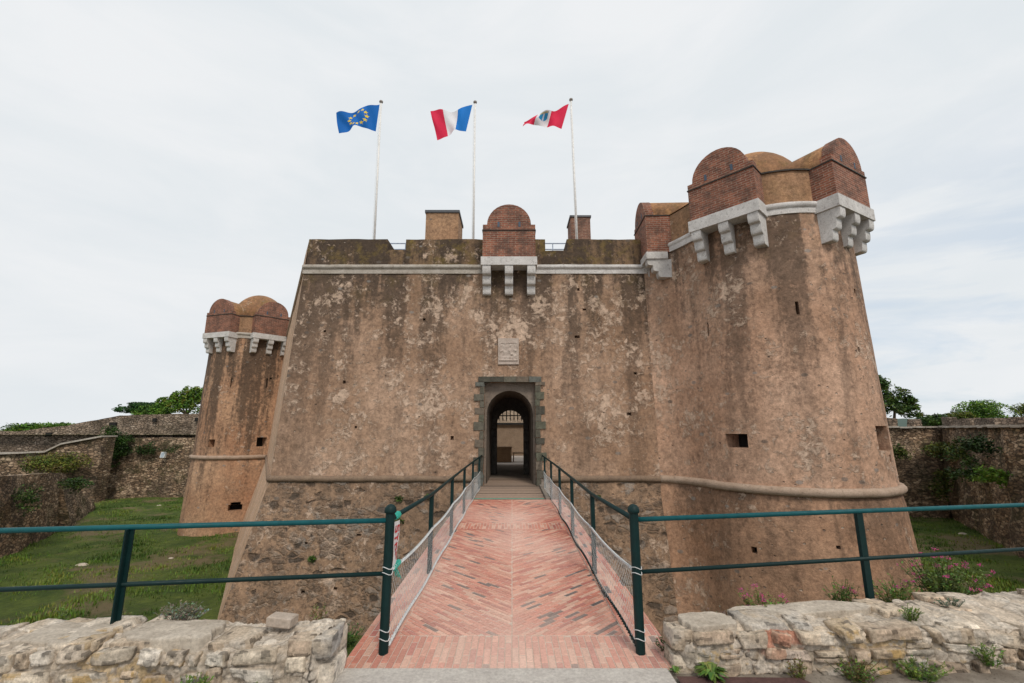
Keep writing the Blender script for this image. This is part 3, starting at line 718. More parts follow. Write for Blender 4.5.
def cloth(name, col_fn, TL, TR, BR, BL, wav, ph, label, extra_parts=None, sagt=0.0, sagb=0.0, curl=0.0):
    """corner points (x,z) at Y=16.45: hoist is on the right (TR,BR)"""
    nu, nv = 90, 56; f = MB()
    m_, t, b = mat(name + '_cloth', .7, .2); t.put(b.inputs['Base Color'], t.attr('Col'))
    P = []
    for i in range(nu + 1):
        u = i / nu
        for j in range(nv + 1):
            v = j / nv
            x = (TR[0] * (1 - u) + TL[0] * u) * v + (BR[0] * (1 - u) + BL[0] * u) * (1 - v)
            z = (TR[1] * (1 - u) + TL[1] * u) * v + (BR[1] * (1 - u) + BL[1] * u) * (1 - v)
            s_ = math.sin(math.pi * u); z += sagt * s_ * v + sagb * s_ * (1 - v)
            k = min(1, u * 3)
            y = 16.45 + k * wav * math.sin(u * 8.5 + v * 1.9 + ph) + k * wav * .35 * math.sin(u * 17 - v * 5 + ph * 2)
            x += .02 * k * math.sin(u * 9 + v * 3 + ph); z += .012 * k * math.sin(u * 11 + ph - v * 2) + curl * (u ** 4) * math.sin(v * 6)
            P.append((x, y, z))
    f.v = P
    for i in range(nu):
        for j in range(nv):
            u, v = (i + .5) / nu, (j + .5) / nv; a = i * (nv + 1) + j
            f.face((a, a + nv + 1, a + nv + 2, a + 1), col_fn(u, v))
    o = f.build(name, m_, None, True)
    return tag(o, label, 'flag', 'flags flying over the keep')
def pxz(x, y, Y=16.45):
    dy = (y - 341.5) / 445; P_ = math.atan(88.5 / 445); fw = math.cos(P_) + dy * math.sin(P_); up = math.sin(P_) - dy * math.cos(P_)
    return ((x - 512) / 445 / fw * Y, 1.65 + up / fw * Y)
BL_, WH, RD, YE = (.008, .13, .50), (.72, .72, .75), (.62, .018, .065), (.85, .62, .03)
def star_in(dx, dy, r_):
    a = math.atan2(dx, dy) % (2 * math.pi / 5); a = abs(a - math.pi / 5) if False else min(a, 2 * math.pi / 5 - a)
    d = math.hypot(dx, dy); x, y = d * math.sin(a), d * math.cos(a)
    x0, y0, x1, y1 = 0, r_, r_ * .42 * math.sin(math.pi / 5), r_ * .42 * math.cos(math.pi / 5)
    return (x - x0) * (y1 - y0) - (y - y0) * (x1 - x0) > 0
def eu(u, v):
    for k in range(12):
        a = 2 * math.pi * k / 12; cx, cy = .75 + .36 * math.sin(a), .5 + .35 * math.cos(a)
        dx, dy = u * 1.5 - cx, v - cy
        if math.hypot(dx, dy) < .085 and star_in(dx, dy, .085): return YE
    return (.006, .13, .46)
def tri(u, v): return (.008, .17, .55) if u < .36 else WH if u < .68 else RD
def rw(u, v):
    if u < .38: return RD
    if u < .70:
        dx, dy = (u - .53) * 1.5, v - .66
        if abs(dx) < .15 and dy < .27 and dy > -.33 + abs(dx) * 1.2:
            if dy > .17: return (.55, .42, .12) if int((u * 60)) % 2 else (.03, .2, .35)
            if abs(dx) < .03: return (.55, .6, .7)
            return (.03, .26, .50)
        return WH
    return RD
cloth('flag', eu, pxz(337, 114), pxz(379.6, 104.5), pxz(375.8, 131.5), pxz(339, 133), .11, .6, 'blue flag with a ring of yellow stars streaming from the pole', sagb=.24, sagt=.02, curl=.03)
cloth('flag', tri, pxz(430, 111), pxz(472.4, 104.8), pxz(466, 131.5), pxz(438, 141.5), .10, 2.1, 'blue, white and red striped flag with its red end hanging low', sagt=-.10, sagb=.2, curl=.05)
cloth('flag', rw, pxz(524.5, 119.5), pxz(568.8, 103.8), pxz(561.5, 129), pxz(522.5, 127), .12, 4.0, 'red, white and red flag with a blue crest on the white band', sagt=-.02, sagb=.14, curl=.03)

# ---------------------------------------------------------------- far ditch walls
def wallstrip(mb, pts, z0, tops, th=.8, step=.6, bat=.06, rough=.06, m=0):
    """rubble wall along a polyline seen from its inner side, with ragged top"""
    acc = []
    for (p, q, ta, tb) in zip(pts, pts[1:], tops, tops[1:]):
        p, q = Vector(p), Vector(q); n = max(1, int((q - p).length / step))
        for k in range(n): acc.append((p.lerp(q, k / n), ta + (tb - ta) * k / n, (q - p).normalized()))
    acc.append((Vector(pts[-1]), tops[-1], (Vector(pts[-1]) - Vector(pts[-2])).normalized()))
    rows = []
    nv = 9
    for i, (p, tz, d) in enumerate(acc):
        nrm = Vector((d.y, -d.x)); tz += .05 * nz(p.x, p.y, 2, 1.1); r_ = []
        for j in range(nv + 1):
            z = z0 + (tz - z0) * j / nv; o_ = rough * nz(p.x, p.y, z, 1.1) * 2 + bat * (tz - z)
            mb.v.append((p.x + nrm.x * o_, p.y + nrm.y * o_, z)); r_.append(len(mb.v) - 1)
        mb.v.append((p.x - nrm.x * th, p.y - nrm.y * th, tz)); r_.append(len(mb.v) - 1)
        mb.v.append((p.x - nrm.x * th, p.y - nrm.y * th, z0)); r_.append(len(mb.v) - 1)
        rows.append(r_)
    for A, B in zip(rows, rows[1:]):
        for j in range(len(A) - 1): mb.face((A[j], B[j], B[j + 1], A[j + 1]), None, m)
    mb.face(rows[0][::-1], None, m); mb.face(rows[-1], None, m)
# left, near masonry face with sloping broken end
t0 = thing('ditch_wall', (-21.5, 19.5, FL), 'low mossy rubble wall with a sloping broken end at the left edge of the ditch', 'wall')
f = MB(); wallstrip(f, [(-18, 3.7), (-21.4, 19.2), (-24.6, 25.2)], FL - .3, [-.25, -.25, -.62], .8, bat=.10); f.build('wall_face', M['rubble'], t0)
f = MB(); wallstrip(f, [(-24.6, 25.2), (-29.6, 33.4)], FL - .3, [-.62, FL + .1], 1.2, bat=.25, rough=.10); f.build('sloping_end', M['rubble'], t0)
t0 = thing('ditch_wall', (-34, 34.5, FL), 'rubble wall with a pale stepped coping climbing to the right on the left side', 'wall')
f = MB(); wallstrip(f, [(-46, 34), (-38, 34.3), (-35.0, 34.5), (-33.9, 34.5), (-31.2, 34.8)], FL - .3, [-.35, -.15, -.02, .55, 1.1], 1.2, bat=.03); f.build('wall_face', M['rubblelite'], t0)
f = MB()
cp = [(-46, 33.9, -.33), (-38, 34.2, -.13), (-35.0, 34.4, 0), (-33.9, 34.4, .57), (-31.2, 34.7, 1.12)]
for a, b_ in zip(cp, cp[1:]):
    f.hexa([(a[0], a[1] - .12, a[2]), (b_[0], b_[1] - .12, b_[2]), (b_[0], b_[1] + 1.3, b_[2]), (a[0], a[1] + 1.3, a[2]), (a[0], a[1] - .12, a[2] + .12), (b_[0], b_[1] - .12, b_[2] + .12), (b_[0], b_[1] + 1.3, b_[2] + .12), (a[0], a[1] + 1.3, a[2] + .12)])
f.build('coping', M['palecordon'], t0)
t0 = thing('ditch_wall', (-23, 38, FL), 'tall dark ivy-grown rubble wall behind the far tower on the left', 'wall')
f = MB(); wallstrip(f, [(-33, 37.8), (-10, 38.2)], FL - .3, [1.0, 1.05], .9, bat=.05, rough=.09); f.build('wall_face', M['rubble'], t0)
t0 = thing('rampart_wall', (-36, 40, 0), 'pale rough rampart wall along the skyline on the left, rising to the right', 'wall')
rz = [1.5, 1.55, 2.05, 2.9, 3.05, 3.1]
f = MB(); wallstrip(f, [(-60, 39.2), (-43, 39.6), (-39, 39.7), (-34.6, 39.8), (-30, 39.8), (-10, 39.8)], -2.5, rz, .9, rough=.04, bat=.02); f.build('wall_face', M['rubbletop'], t0)
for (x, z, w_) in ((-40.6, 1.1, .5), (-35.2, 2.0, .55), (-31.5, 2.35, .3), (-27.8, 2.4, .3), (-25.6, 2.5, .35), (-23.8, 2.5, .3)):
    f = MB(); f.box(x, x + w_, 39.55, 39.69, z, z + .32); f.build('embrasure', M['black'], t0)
# right side
t0 = thing('ditch_wall', (27.5, 29.3, FL), 'overgrown rubble wall turning a corner beyond the tower on the right', 'wall')
f = MB(); wallstrip(f, [(13, 31.8), (27.6, 29.2), (22.4, 20.6), (16.6, 3.7)], FL - .3, [1.85, 1.85, 1.8, 1.8], .5, bat=.07, rough=.12); f.build('wall_face', M['rubble'], t0)
t0 = thing('rampart_wall', (28, 29.8, 1.6), 'low broken crenellated parapet along the top of the right-hand ditch wall', 'wall')
f = MB(); wallstrip(f, [(13, 32.0), (27.8, 29.35), (22.6, 20.6), (16.8, 3.7)], 1.3, [1.85, 1.85, 1.75, 1.75], .5, rough=.03, bat=.0, step=.5)
for (x, w_, h_) in ((20.5, 1.3, .55), (22.6, 1.5, .45), (25.0, .6, .6), (26.4, .5, .45)):
    y = 32.1 - (x - 13) * .179; f.box(x, x + w_, y, y + .5, 1.8, 1.85 + h_, j=.06)
for (p, q, ta, tb) in (((27.7, 29.3), (27.1, 28.2), 2.5, 2.4), ((27.0, 28.1), (25.0, 24.8), 2.24, 2.3), ((24.7, 24.3), (23.2, 21.8), 2.28, 2.2), ((22.9, 21.3), (17.2, 5), 2.2, 2.2)):
    wallstrip(f, [(p[0] + .1, p[1]), (q[0] + .1, q[1])], 1.8, [ta, tb], .45, rough=.03, bat=0, step=.4)
f.build('wall_face', M['rubbletop'], t0)
f = MB(); cp = [(13, 31.62), (27.35, 29.05), (22.18, 20.66), (16.4, 3.7)]
for a, b_ in zip(cp, cp[1:]):
    d = Vector((b_[0] - a[0], b_[1] - a[1])); n_ = max(1, int(d.length / .7)); o_ = Vector((-d.y, d.x)).normalized() * .5
    for k in range(n_):
        p, q = Vector(a) + d * (k / n_), Vector(a) + d * ((k + .97) / n_); z = 1.78 + random.uniform(-.03, .03)
        f.hexa([(p.x, p.y, z), (q.x, q.y, z), (q.x + o_.x, q.y + o_.y, z), (p.x + o_.x, p.y + o_.y, z), (p.x, p.y, z + .1), (q.x, q.y, z + .1), (q.x + o_.x, q.y + o_.y, z + .1), (p.x + o_.x, p.y + o_.y, z + .1)])
f.build('ledge', M['palecordon'], t0)
# near face under the forecourt
t0 = thing('ditch_wall', (0, 3.6, FL), 'near stone face of the ditch below the forecourt', 'wall')
f = MB(); f.grid(lambda x, z, d: (x, 3.63 + .03 * nz(x, z, 0, 1.2), z), lin(-30, 30, 1), lin(FL - .3, -.03, .5)); f.build('wall_face', M['rubble'], t0)
# floodlights on the walls
def flood(loc, label, az=0):
    r = thing('floodlight', loc, label, 'floodlight', 'floodlights in the ditch')
    x, y, z = loc; f = MB(); Mx = Matrix.Translation((x, y, z)) @ Matrix.Rotation(az, 4, 'Z') @ Matrix.Rotation(R(-12), 4, 'X')
    f.obox(Mx, .17, .1, .24, bev=.03); f.build('housing', M['white'], r)
    f = MB(); f.obox(Mx @ Matrix.Translation((0, -.102, 0)), .13, .006, .18); f.build('glass', paint('lamp_glass', (.35, .42, .48), .15), r)
    f = MB(); f.tube([(x, y + .1, z), (x, y + .45, z - .05)], .025, 6); f.build('bracket', M['iron'], r)
flood((-28.35, 37.3, -.35), 'small white floodlight on the dark wall left of the far tower')
flood((24.0, 22.4, .55), 'small white floodlight on the overgrown right-hand wall', R(-50))
# ---------------------------------------------------------------- bridge
br = thing('footbridge', (0, 7.4, 0), 'brick-paved footbridge leading straight to the arched gate', 'bridge')
f = MB(); f.box(-1.22, 1.22, 3.5, 11.3, -.38, -.012); f.build('deck', M['slab'], br)
for y in (6.1, 9.0):
    f = MB(); f.box(-1.0, 1.0, y - .35, y + .35, FL - .3, -.38); f.build('pier', M['rubblelite'], br)
def clip(poly, a, b_, c_):      # keep a*x+b*y<=c
    out = []
    for i in range(len(poly)):
        p, q = poly[i], poly[(i + 1) % len(poly)]; dp = a * p[0] + b_ * p[1] - c_; dq = a * q[0] + b_ * q[1] - c_
        if dp <= 0: out.append(p)
        if (dp < 0 < dq) or (dq < 0 < dp): t_ = dp / (dp - dq); out.append((p[0] + (q[0] - p[0]) * t_, p[1] + (q[1] - p[1]) * t_))
    return out
bm_ = MB()
def brickcol(x, y):
    k = random.random(); patch = nz(x, y, 0, 1.1); worn = nz(x, y, 5, .7)
    if k < .025 + max(0, patch) * .30 and abs(x) > .15: c_ = (.13, .11, .105)
    elif k < .45: c_ = (.50, .195, .14)
    elif k < .75: c_ = (.56, .27, .195)
    elif k < .9: c_ = (.60, .36, .27)
    else: c_ = (.40, .14, .11)
    s_ = random.uniform(.85, 1.12); dust = min(.75, max(0, .36 + worn * 1.1 - abs(x) * .36)); 
    return tuple(q * s_ * (1 - dust) + d_ * dust for q, d_ in zip(c_, (.74, .54, .46)))
def put_brick(poly, region):
    for (a, b_, c_) in region:
        poly = clip(poly, a, b_, c_)
        if len(poly) < 3: return
    A = sum(poly[i][0] * poly[(i + 1) % len(poly)][1] - poly[(i + 1) % len(poly)][0] * poly[i][1] for i in range(len(poly))) / 2
    if abs(A) < .0006: return
    if A < 0: poly = poly[::-1]
    cx = sum(p[0] for p in poly) / len(poly); cy = sum(p[1] for p in poly) / len(poly); c_ = brickcol(cx, cy)
    h_ = random.uniform(-.0015, .0015); n = len(poly); b0 = len(bm_.v); tx, ty = random.uniform(-.01, .01), random.uniform(-.01, .01)
    L = max(math.hypot(p[0] - cx, p[1] - cy) for p in poly); ins = min(.06, .004 / max(L, .02))
    bm_.v += [(p[0], p[1], -.012) for p in poly] + [(p[0], p[1], -.003 + h_) for p in poly]
    bm_.v += [(cx + (p[0] - cx) * (1 - ins), cy + (p[1] - cy) * (1 - ins * 2), h_ + tx * (p[0] - cx) + ty * (p[1] - cy)) for p in poly]
    for i in range(n):
        j = (i + 1) % n; bm_.face((b0 + i, b0 + j, b0 + n + j, b0 + n + i), c_); bm_.face((b0 + n + i, b0 + n + j, b0 + 2 * n + j, b0 + 2 * n + i), c_)
    bm_.face([b0 + 2 * n + i for i in range(n)], c_)
def field(u0, u1, v0, v1, tf, region, L=.215, W_=.053, g=.007, stag=.5):
    nv = int((v1 - v0) / W_) + 1
    for j in range(nv):
        v = v0 + j * W_; off = (j % 2) * L * stag + random.uniform(-.012, .012); u = u0 - off
        while u < u1:
            put_brick([tf(u + g / 2, v + g / 2), tf(u + L - g / 2, v + g / 2), tf(u + L - g / 2, v + W_ - g / 2), tf(u + g / 2, v + W_ - g / 2)], region); u += L
def rect(x0, x1, y0, y1): return [(-1, 0, -x0), (1, 0, x1), (0, -1, -y0), (0, 1, y1)]
XE, XI = 1.22, .93
# edge courses outside the posts, crosswise, and cross bands running lengthwise
field(3.5, 4.05, -XE, XE, lambda u, v: (v, u), rect(-XE, XE, 3.52, 4.04), stag=.5)
for s_ in (-1, 1):
    x0, x1 = (-XE, -XI) if s_ < 0 else (XI, XE)
    field(4.04, 11.3, x0, x1, lambda u, v: (v, u), rect(x0, x1, 4.04, 11.3))
bands = [4.04, 8.05, 8.55, 11.3]
field(8.05, 8.6, -XI, XI, lambda u, v: (v, u), rect(-XI, XI, 8.06, 8.54))
ca = math.cos(R(45)); sa = math.sin(R(45))
for (ya, yb) in ((4.05, 8.05), (8.56, 11.3)):
    for s_ in (-1, 1):
        reg = rect(*(( -XI + .005, -.004) if s_ < 0 else (.004, XI - .005)), ya, yb)
        # bricks run outward and away from the viewer
        field(-1.5, 8.5, -4, 12.5, lambda u, v, s_=s_: (s_ * (u * ca - v * sa + 1.2), u * sa + v * ca + 1.0), reg, L=.20, W_=.042, g=.007)
bm_.build('brick_paving', M['deckbrick'], br)
f = MB(); f.poly([(-1.22, 3.5, -.0035), (1.22, 3.5, -.0035), (1.22, 11.3, -.0035), (-1.22, 11.3, -.0035)]); f.build('mortar_bed', stonemat('mortar', (.58, .46, .38), (.68, .56, .47), (.45, .33, .27)), br)
f = MB(); y = 11.32
while y < 16.0:
    g_ = random.uniform(.6, 1.3); f.box(-.95 + random.uniform(-.01, .01) + (.09 if y > 13.9 else 0), .80 + random.uniform(-.01, .01) - (.09 if y > 13.9 else 0), y, y + .17, -.07, random.uniform(.002, .014), (.29 * g_, .215 * g_, .165 * g_)); y += .19
f.build('timber_planks', vcol('grey_timber', .9, .6, 30, ns=14), br)
f = MB()
for x in (-.78, .0, .62): f.box(x - .07, x + .07, 11.3, 14.1, -.27, -.07)
f.build('timber_beam', M['plank'], br)
for x0, x1 in ((-1.15, -.97), (.82, 1.0)):
    f = MB(); f.box(x0, x1, 11.3, 13.95, -.2, .05); f.build('timber_kerb', M['plank'], br)
f = MB(); f.tube([(-.93, 11.36, .008), (.78, 11.36, .008)], .008, 6); f.build('edge_cord', M['string'], br)

# railings of the bridge
def bridge_railing(sx, label):
    r = thing('bridge_railing', (sx * .97, 3.75, 0), label, 'railing', 'railings of the bridge')
    ys = [3.75, 5.65, 7.55, 9.45, 11.3, 13.15]; X = sx * .97
    xe = [X, X, X, X, X * .985, X * .96]
    for k, y in enumerate(ys):
        f = MB()
        if k == 0:
            f.tube([(X, y, -.01), (X, y, 1.0)], .036, 14)
            f.build('newel_post', M['green'], r, False)
            f = MB(); f.tube([(X, y, 1.0), (X, y, 1.005), (X, y, 1.02), (X, y, 1.045), (X, y, 1.062), (X, y, 1.07)], [.036, .046, .048, .042, .026, .006], 16); f.build('post_cap', M['green'], r, True)
        else:
            f.box(xe[k] - .024, xe[k] + .024, y - .024, y + .024, -.01, .88); f.build('post', M['green'], r)
    f = MB(); f.tube([(X, 3.75, .955)] + [(x, y, .885) for x, y in zip(xe[1:], ys[1:])] + [(X * .95, 14.0, .885)], .021, 10); f.build('top_rail', M['green'], r, True)
    for a, b_ in ((0, 1), (1, 2), (2, 3), (3, 4), (4, 5)):
        ztop = [.585, .51, .50, .50, .50, .50]; zbm = [.05, .04, .04, .04, .04, .04]
        p = lambda t_, z: (xe[a] + (xe[b_] - xe[a]) * t_ - sx * .03, ys[a] + (ys[b_] - ys[a]) * t_, z)
        za = lambda t_: ztop[a] * (1 - t_) + ztop[b_] * t_ - .03 * math.sin(math.pi * t_)
        zb_ = lambda t_: zbm[a] * (1 - t_) + zbm[b_] * t_ + .015 * math.sin(math.pi * t_ * 2)
        # twisted cables
        for fn, nm in ((za, 'upper_cable'), (zb_, 'lower_cable')):
            f = MB(); f.tube([p(t_, fn(t_)) for t_ in lin(0, 1, .1)], .007, 6)
            if a < 3:
                for ph in (0, math.pi):
                    hx = []
                    for k in range(0, 190):
                        t_ = k / 190; q = p(t_, fn(t_)); an = k * .62 + ph; hx.append((q[0] + .011 * math.cos(an), q[1], q[2] + .011 * math.sin(an)))
                    f.tube(hx, .004, 4)
            f.build(nm, M['rope'] if (nm == 'upper_cable' or sx < 0) else M['green'], r, True)
        # diamond netting
        f = MB(); L = ys[b_] - ys[a]; Hn = .48; st = .078
        for s_ in (-1, 1):
            k = -Hn
            while k < L:
                t0_, t1_ = max(0, k), min(L, k + Hn)
                if t1_ > t0_ + .01:
                    u0, u1 = (t0_ - k) / Hn, (t1_ - k) / Hn
                    if s_ < 0: w0, w1 = 1 - u0, 1 - u1
                    else: w0, w1 = u0, u1
                    pts = []
                    for q in (0, .5, 1):
                        tt_ = (t0_ + (t1_ - t0_) * q) / L; ww = w0 + (w1 - w0) * q; A = p(tt_, zb_(tt_) + (za(tt_) - zb_(tt_)) * ww)
                        pts.append((A[0] + .008 * math.sin(tt_ * 7 + ww * 3), A[1], A[2]))
                    f.tube(pts, .0011, 3, caps=False)
                k += st
        f.build('wire_netting', M['wire'], r)
    # wire ties round the end post
    for z in (.56, .60, .10, .16):
        f = MB(); f.tube([(X + .04 * math.cos(k / 12 * 2 * math.pi), 3.75 + .04 * math.sin(k / 12 * 2 * math.pi), z + .01 * math.sin(k)) for k in range(12)], .0035, 4, closed=True); f.build('wire_tie', M['wire'], r)
    return r
bridge_railing(-1, 'green iron railing with wire netting on the left side of the bridge')
bridge_railing(1, 'green iron railing with wire netting on the right side of the bridge')
f = MB(); pts = []
for k in range(60): a = k * .9; pts.append((-.945 + .02 * math.cos(a), 3.80 + k * .0035, .57 + .02 * math.sin(a)))
f.tube(pts, .004, 5)
for k in range(3): f.tube([(-.94, 3.85 + k * .03, .55), (-.93 + .01 * k, 3.87 + k * .04, .50 - .02 * k)], .004, 4)
tag(f.build('tied_string', M['string']), 'green string wound round the cable at the left end post', 'string', 'green strings on the railing')
f = MB(); f.tube([(-.97 + .026 * math.cos(k * .9), 3.86 + k * .004, .951 - .0002 * k + .026 * math.sin(k * .9)) for k in range(40)], .005, 5)
tag(f.build('tied_string', M['string']), 'teal string wound round the top rail above the small banner', 'string', 'green strings on the railing')
# small banner hanging inside the left rail: white, red letters
bn = thing('banner', (-.945, 4.1, .7), 'small white banner with red letters hanging from the left railing beside the end post', 'banner')
f = MB()
def bnp(u, v, d): y = 3.80 + u * .17; return (-.95 + .008 * math.sin(v * 5 + u * 4) + d, y, .57 + v * .35 - .01 * u + (.03 * (1 - v) * u))
f.grid(bnp, lin(0, 1, .1), lin(0, 1, .1)); f.build('sheet', M['white'], bn, True)
f = MB()
glyph = {'S': [(0, 1, 0, .18), (0, 1, .41, .59), (0, 1, .82, 1), (0, .28, .5, 1), (.72, 1, 0, .5)], 'T': [(.36, .64, 0, 1), (0, 1, .82, 1)], 'O': [(0, .28, 0, 1), (.72, 1, 0, 1), (0, 1, 0, .18), (0, 1, .82, 1)], 'P': [(0, .28, 0, 1), (0, 1, .82, 1), (0, 1, .41, .59), (.72, 1, .5, 1)]}
for k, ch in enumerate('STOP'):
    for (x0, x1, z0, z1) in glyph[ch]:
        U0, U1 = .14 + (1 - z1) * .5, .14 + (1 - z0) * .5; U0, U1 = 1 - U1 - .0, 1 - U0; V1, V0 = .90 - k * .21 - x0 * .17, .90 - k * .21 - x1 * .17
        f.poly([bnp(U0, V0, .004), bnp(U1, V0, .004), bnp(U1, V1, .004), bnp(U0, V1, .004)])
f.build('lettering', M['red'], bn)

# side fences on the stone parapets
def fence(A, B, posts, label, tops):
    r = thing('rail_fence', A, label, 'fence', 'green rail fences')
    A, B = Vector(A), Vector(B); d = (B - A); e = A + d * 1.6
    f = MB(); f.tube([A + Vector((0, 0, .945)), e + Vector((0, 0, .945))], .019, 12); f.build('top_rail', M['teal'], r, True)
    f = MB(); f.tube([A + Vector((0, 0, .555)), e + Vector((0, 0, .555))], .016, 12); f.build('mid_rail', M['green'], r, True)
    for (t_, zb_) in posts:
        q = A + d * t_; dn = d.normalized(); f = MB()
        ang = math.atan2(dn.y, dn.x); Mx = Matrix.Translation((q.x, q.y, (.945 + zb_) / 2 - .02)) @ Matrix.Rotation(ang, 4, 'Z')
        f.obox(Mx, .030, .006, (.945 - zb_) / 2 + .01); f.obox(Mx @ Matrix.Translation((0, .028, 0)), .005, .024, (.945 - zb_) / 2 + .01)
        f.build('post', M['green'], r)
    return r
fence((-.97, 3.75, 0), (-3.65, 3.38, 0), [(.69, .22), (1.42, .2)], 'green two-rail iron fence on the left stone parapet', None)
fence((.97, 3.78, 0), (4.9, 4.49, 0), [(.535, .1), (1.05, .1)], 'green two-rail iron fence on the right stone parapet', None)

# ---------------------------------------------------------------- foreground stone parapets
def vor2(P, cell, seed, jit=.85):
    """2-D voronoi on points (n,2) in cell units -> F1, F2, id"""
    g = np.floor(P / cell).astype(int); best = np.full(len(P), 9e9); sec = np.full(len(P), 9e9); bid = np.zeros(len(P), int); ctr = np.zeros((len(P), 2))
    for dx in (-1, 0, 1, ):
        for dy in (-1, 0, 1):
            c_ = g + (dx, dy); h_ = (c_[:, 0] * 73856093 ^ c_[:, 1] * 19349663 ^ seed * 83492791) & 0xffffff
            j1 = ((h_ * 1103515245 + 12345) & 0xffff) / 65535.; j2 = ((h_ * 69069 + 1) >> 3 & 0xffff) / 65535.
            q = (c_ + .5 + (np.stack([j1, j2], 1) - .5) * jit) * cell; D_ = np.abs((P - q) / cell); d = (D_[:, 0] ** 3 + D_[:, 1] ** 3) ** (1 / 3)
            cl_ = d < best; sec = np.where(cl_, best, np.minimum(sec, d)); bid = np.where(cl_, h_, bid); ctr = np.where(cl_[:, None], q, ctr); best = np.where(cl_, d, best)
    return best, sec, bid, ctr
def stone_parapet(name, label, F0, F1, B0, B1, zt, zg, seed, palette, step=.009, endcap=0, zfun=None, brickspots=()):
    """F0->F1 front foot line, B0->B1 back line (xy). endcap: 0 start, shape rounded there"""
    root = thing(name, (F0[0], F0[1], zg), label, 'wall', 'rubble parapets in the foreground')
    F0, F1, B0, B1 = map(np.array, (F0, F1, B0, B1)); L = np.linalg.norm(F1 - F0); ns = int(L / step); wid = np.linalg.norm(B0 - F0)
    # profile param t in metres: 0..h front, h..h+w top, then down the back
    h = zt - zg; tt = np.concatenate([np.arange(0, h, step), h + np.arange(0, wid, step), h + wid + np.arange(0, .35, step * 2)])
    S_, T_ = np.meshgrid(np.linspace(0, L, ns), tt, indexing='ij'); n = S_.size; s_ = S_.ravel(); t_ = T_.ravel()
    k = (s_ / L)[:, None]; Fp = F0 * (1 - k) + F1 * k; Bp = B0 * (1 - k) + B1 * k; q = np.clip((t_ - h) / wid, 0, 1)[:, None]
    xy = Fp * (1 - q) + Bp * q; z = np.where(t_ < h, zg + t_, np.where(t_ < h + wid, zt, zt - (t_ - h - wid)))
    # rounded arris
    wob = np.array([nz(a, b, seed, 1.6) for a, b in zip(s_[::1], t_[::1])]); fine = np.array([nz(a, b, seed + 4, 9) for a, b in zip(s_, t_)]); fin2 = np.array([nz(a, b, seed + 8, 28) for a, b in zip(s_, t_)])
    hf = np.array([nz(a, b, seed + 2, 60) for a, b in zip(s_, t_)])
    n5 = np.array([nz(a, b, seed + 21, 4.5) for a, b in zip(s_, t_)])
    P2 = np.stack([s_ + .06 * wob + .02 * fine + .006 * fin2, t_ + .05 * np.array([nz(a, b, seed + 33, 2.2) for a, b in zip(s_, t_)]) + .014 * n5], 1)
    d1, d2, ida, ctr = vor2(P2, np.array([.25, .12]), seed, .95)
    g1, g2, idb, _c = vor2(P2 + .02 * np.stack([n5, fine], 1), np.array([.085, .055]), seed + 50, .95); e2 = g2 - g1; rb = ((idb * 40503) & 0xffff) / 65535.
    e = d2 - d1
    sm = np.clip(e / .13, 0, 1); sm = sm * sm * (3 - 2 * sm)
    r1 = ((ida * 2654435761) & 0xffff) / 65535.; r2 = ((ida * 40503) & 0xffff) / 65535.; r3 = ((ida * 7919) & 0xffff) / 65535.
    tq = np.clip((t_ - (h - .05)) / .06, 0, 1); mort = .8 * tq          # tops are largely mortared over
    fill = np.ones(n)
    s2 = np.clip(e2 / .25, 0, 1); s2 = s2 * s2 * (3 - 2 * s2); fz = np.clip((fill - .35) * 2.2, 0, 1)
    rid = np.abs(fine) - .2; rid2 = .25 - np.abs(fin2)
    disp = ( fz * s2 * .018 * (rb > .35) * rb + .026 * wob + .013 * n5 + .016 * rid - .007 * rid2 + .0035 * hf)
    disp = disp - .012 * (t_ < h) - .012 * (t_ >= h)
    nrm_out = (F0 - B0) / np.linalg.norm(F0 - B0)
    fr = t_ < h; tp = (t_ >= h) & (t_ < h + wid)
    # corner rounding weights
    rc = .09; wz = np.clip((t_ - (h - rc)) / (2 * rc), 0, 1); wb = np.clip((t_ - (h + wid - rc)) / (2 * rc), 0, 1)
    nx = np.stack([nrm_out[0] * (1 - wz) - nrm_out[0] * wb, nrm_out[1] * (1 - wz) - nrm_out[1] * wb, np.clip(wz * (1 - wb), 0, 1)], 1)
    nx /= np.linalg.norm(nx, axis=1)[:, None] + 1e-9
    X = np.concatenate([xy, z[:, None]], 1)
    arr = np.exp(-((t_ - h) / .05) ** 2) * .035 + np.exp(-((t_ - h - wid) / .05) ** 2) * .03
    X = X + nx * (disp - arr)[:, None]
    if zfun is not None: X[:, 2] += zfun(X[:, 0], X[:, 1]) * np.clip((X[:, 2] - zg) / h, 0, 1)
    # rounded start end
    if endcap:
        pass
    # colours
    pal = np.array(palette); pi = np.floor(r2 * len(pal)).astype(int) % len(pal); C_ = pal[pi] * (.70 + .55 * r3)[:, None]
    C_ = C_ * (1 + .55 * fine + .35 * n5)[:, None]
    blot = np.clip(n5 * 2.5 + fine * 1.2 - .1, 0, 1)[:, None]; C_ = C_ * (1 - .45 * blot) + np.array((.30, .235, .18)) * .45 * blot
    mort_c = np.array((.52, .44, .35)) * (1 + .5 * fin2 + .3 * n5)[:, None]
    mm = (np.clip(1 - e / .10, 0, 1) * .9)[:, None]; C_ = C_ * (1 - mm) + mort_c * mm
    mf = np.clip((fill - .62) * 5, 0, 1)[:, None] * .8; C_ = C_ * (1 - mf) + mort_c * mf
    sb = (s2 * (rb > .35) * fz)[:, None] * .75; C_ = C_ * (1 - sb) + (np.array((.50, .44, .37)) * (.55 + .8 * rb)[:, None]) * sb
    dk2 = (np.clip(1 - e2 / .10, 0, 1) * fz * (rb > .35) * np.clip(.6 + wob * 1.5, 0, 1))[:, None]; C_ = C_ * (1 - .5 * dk2)
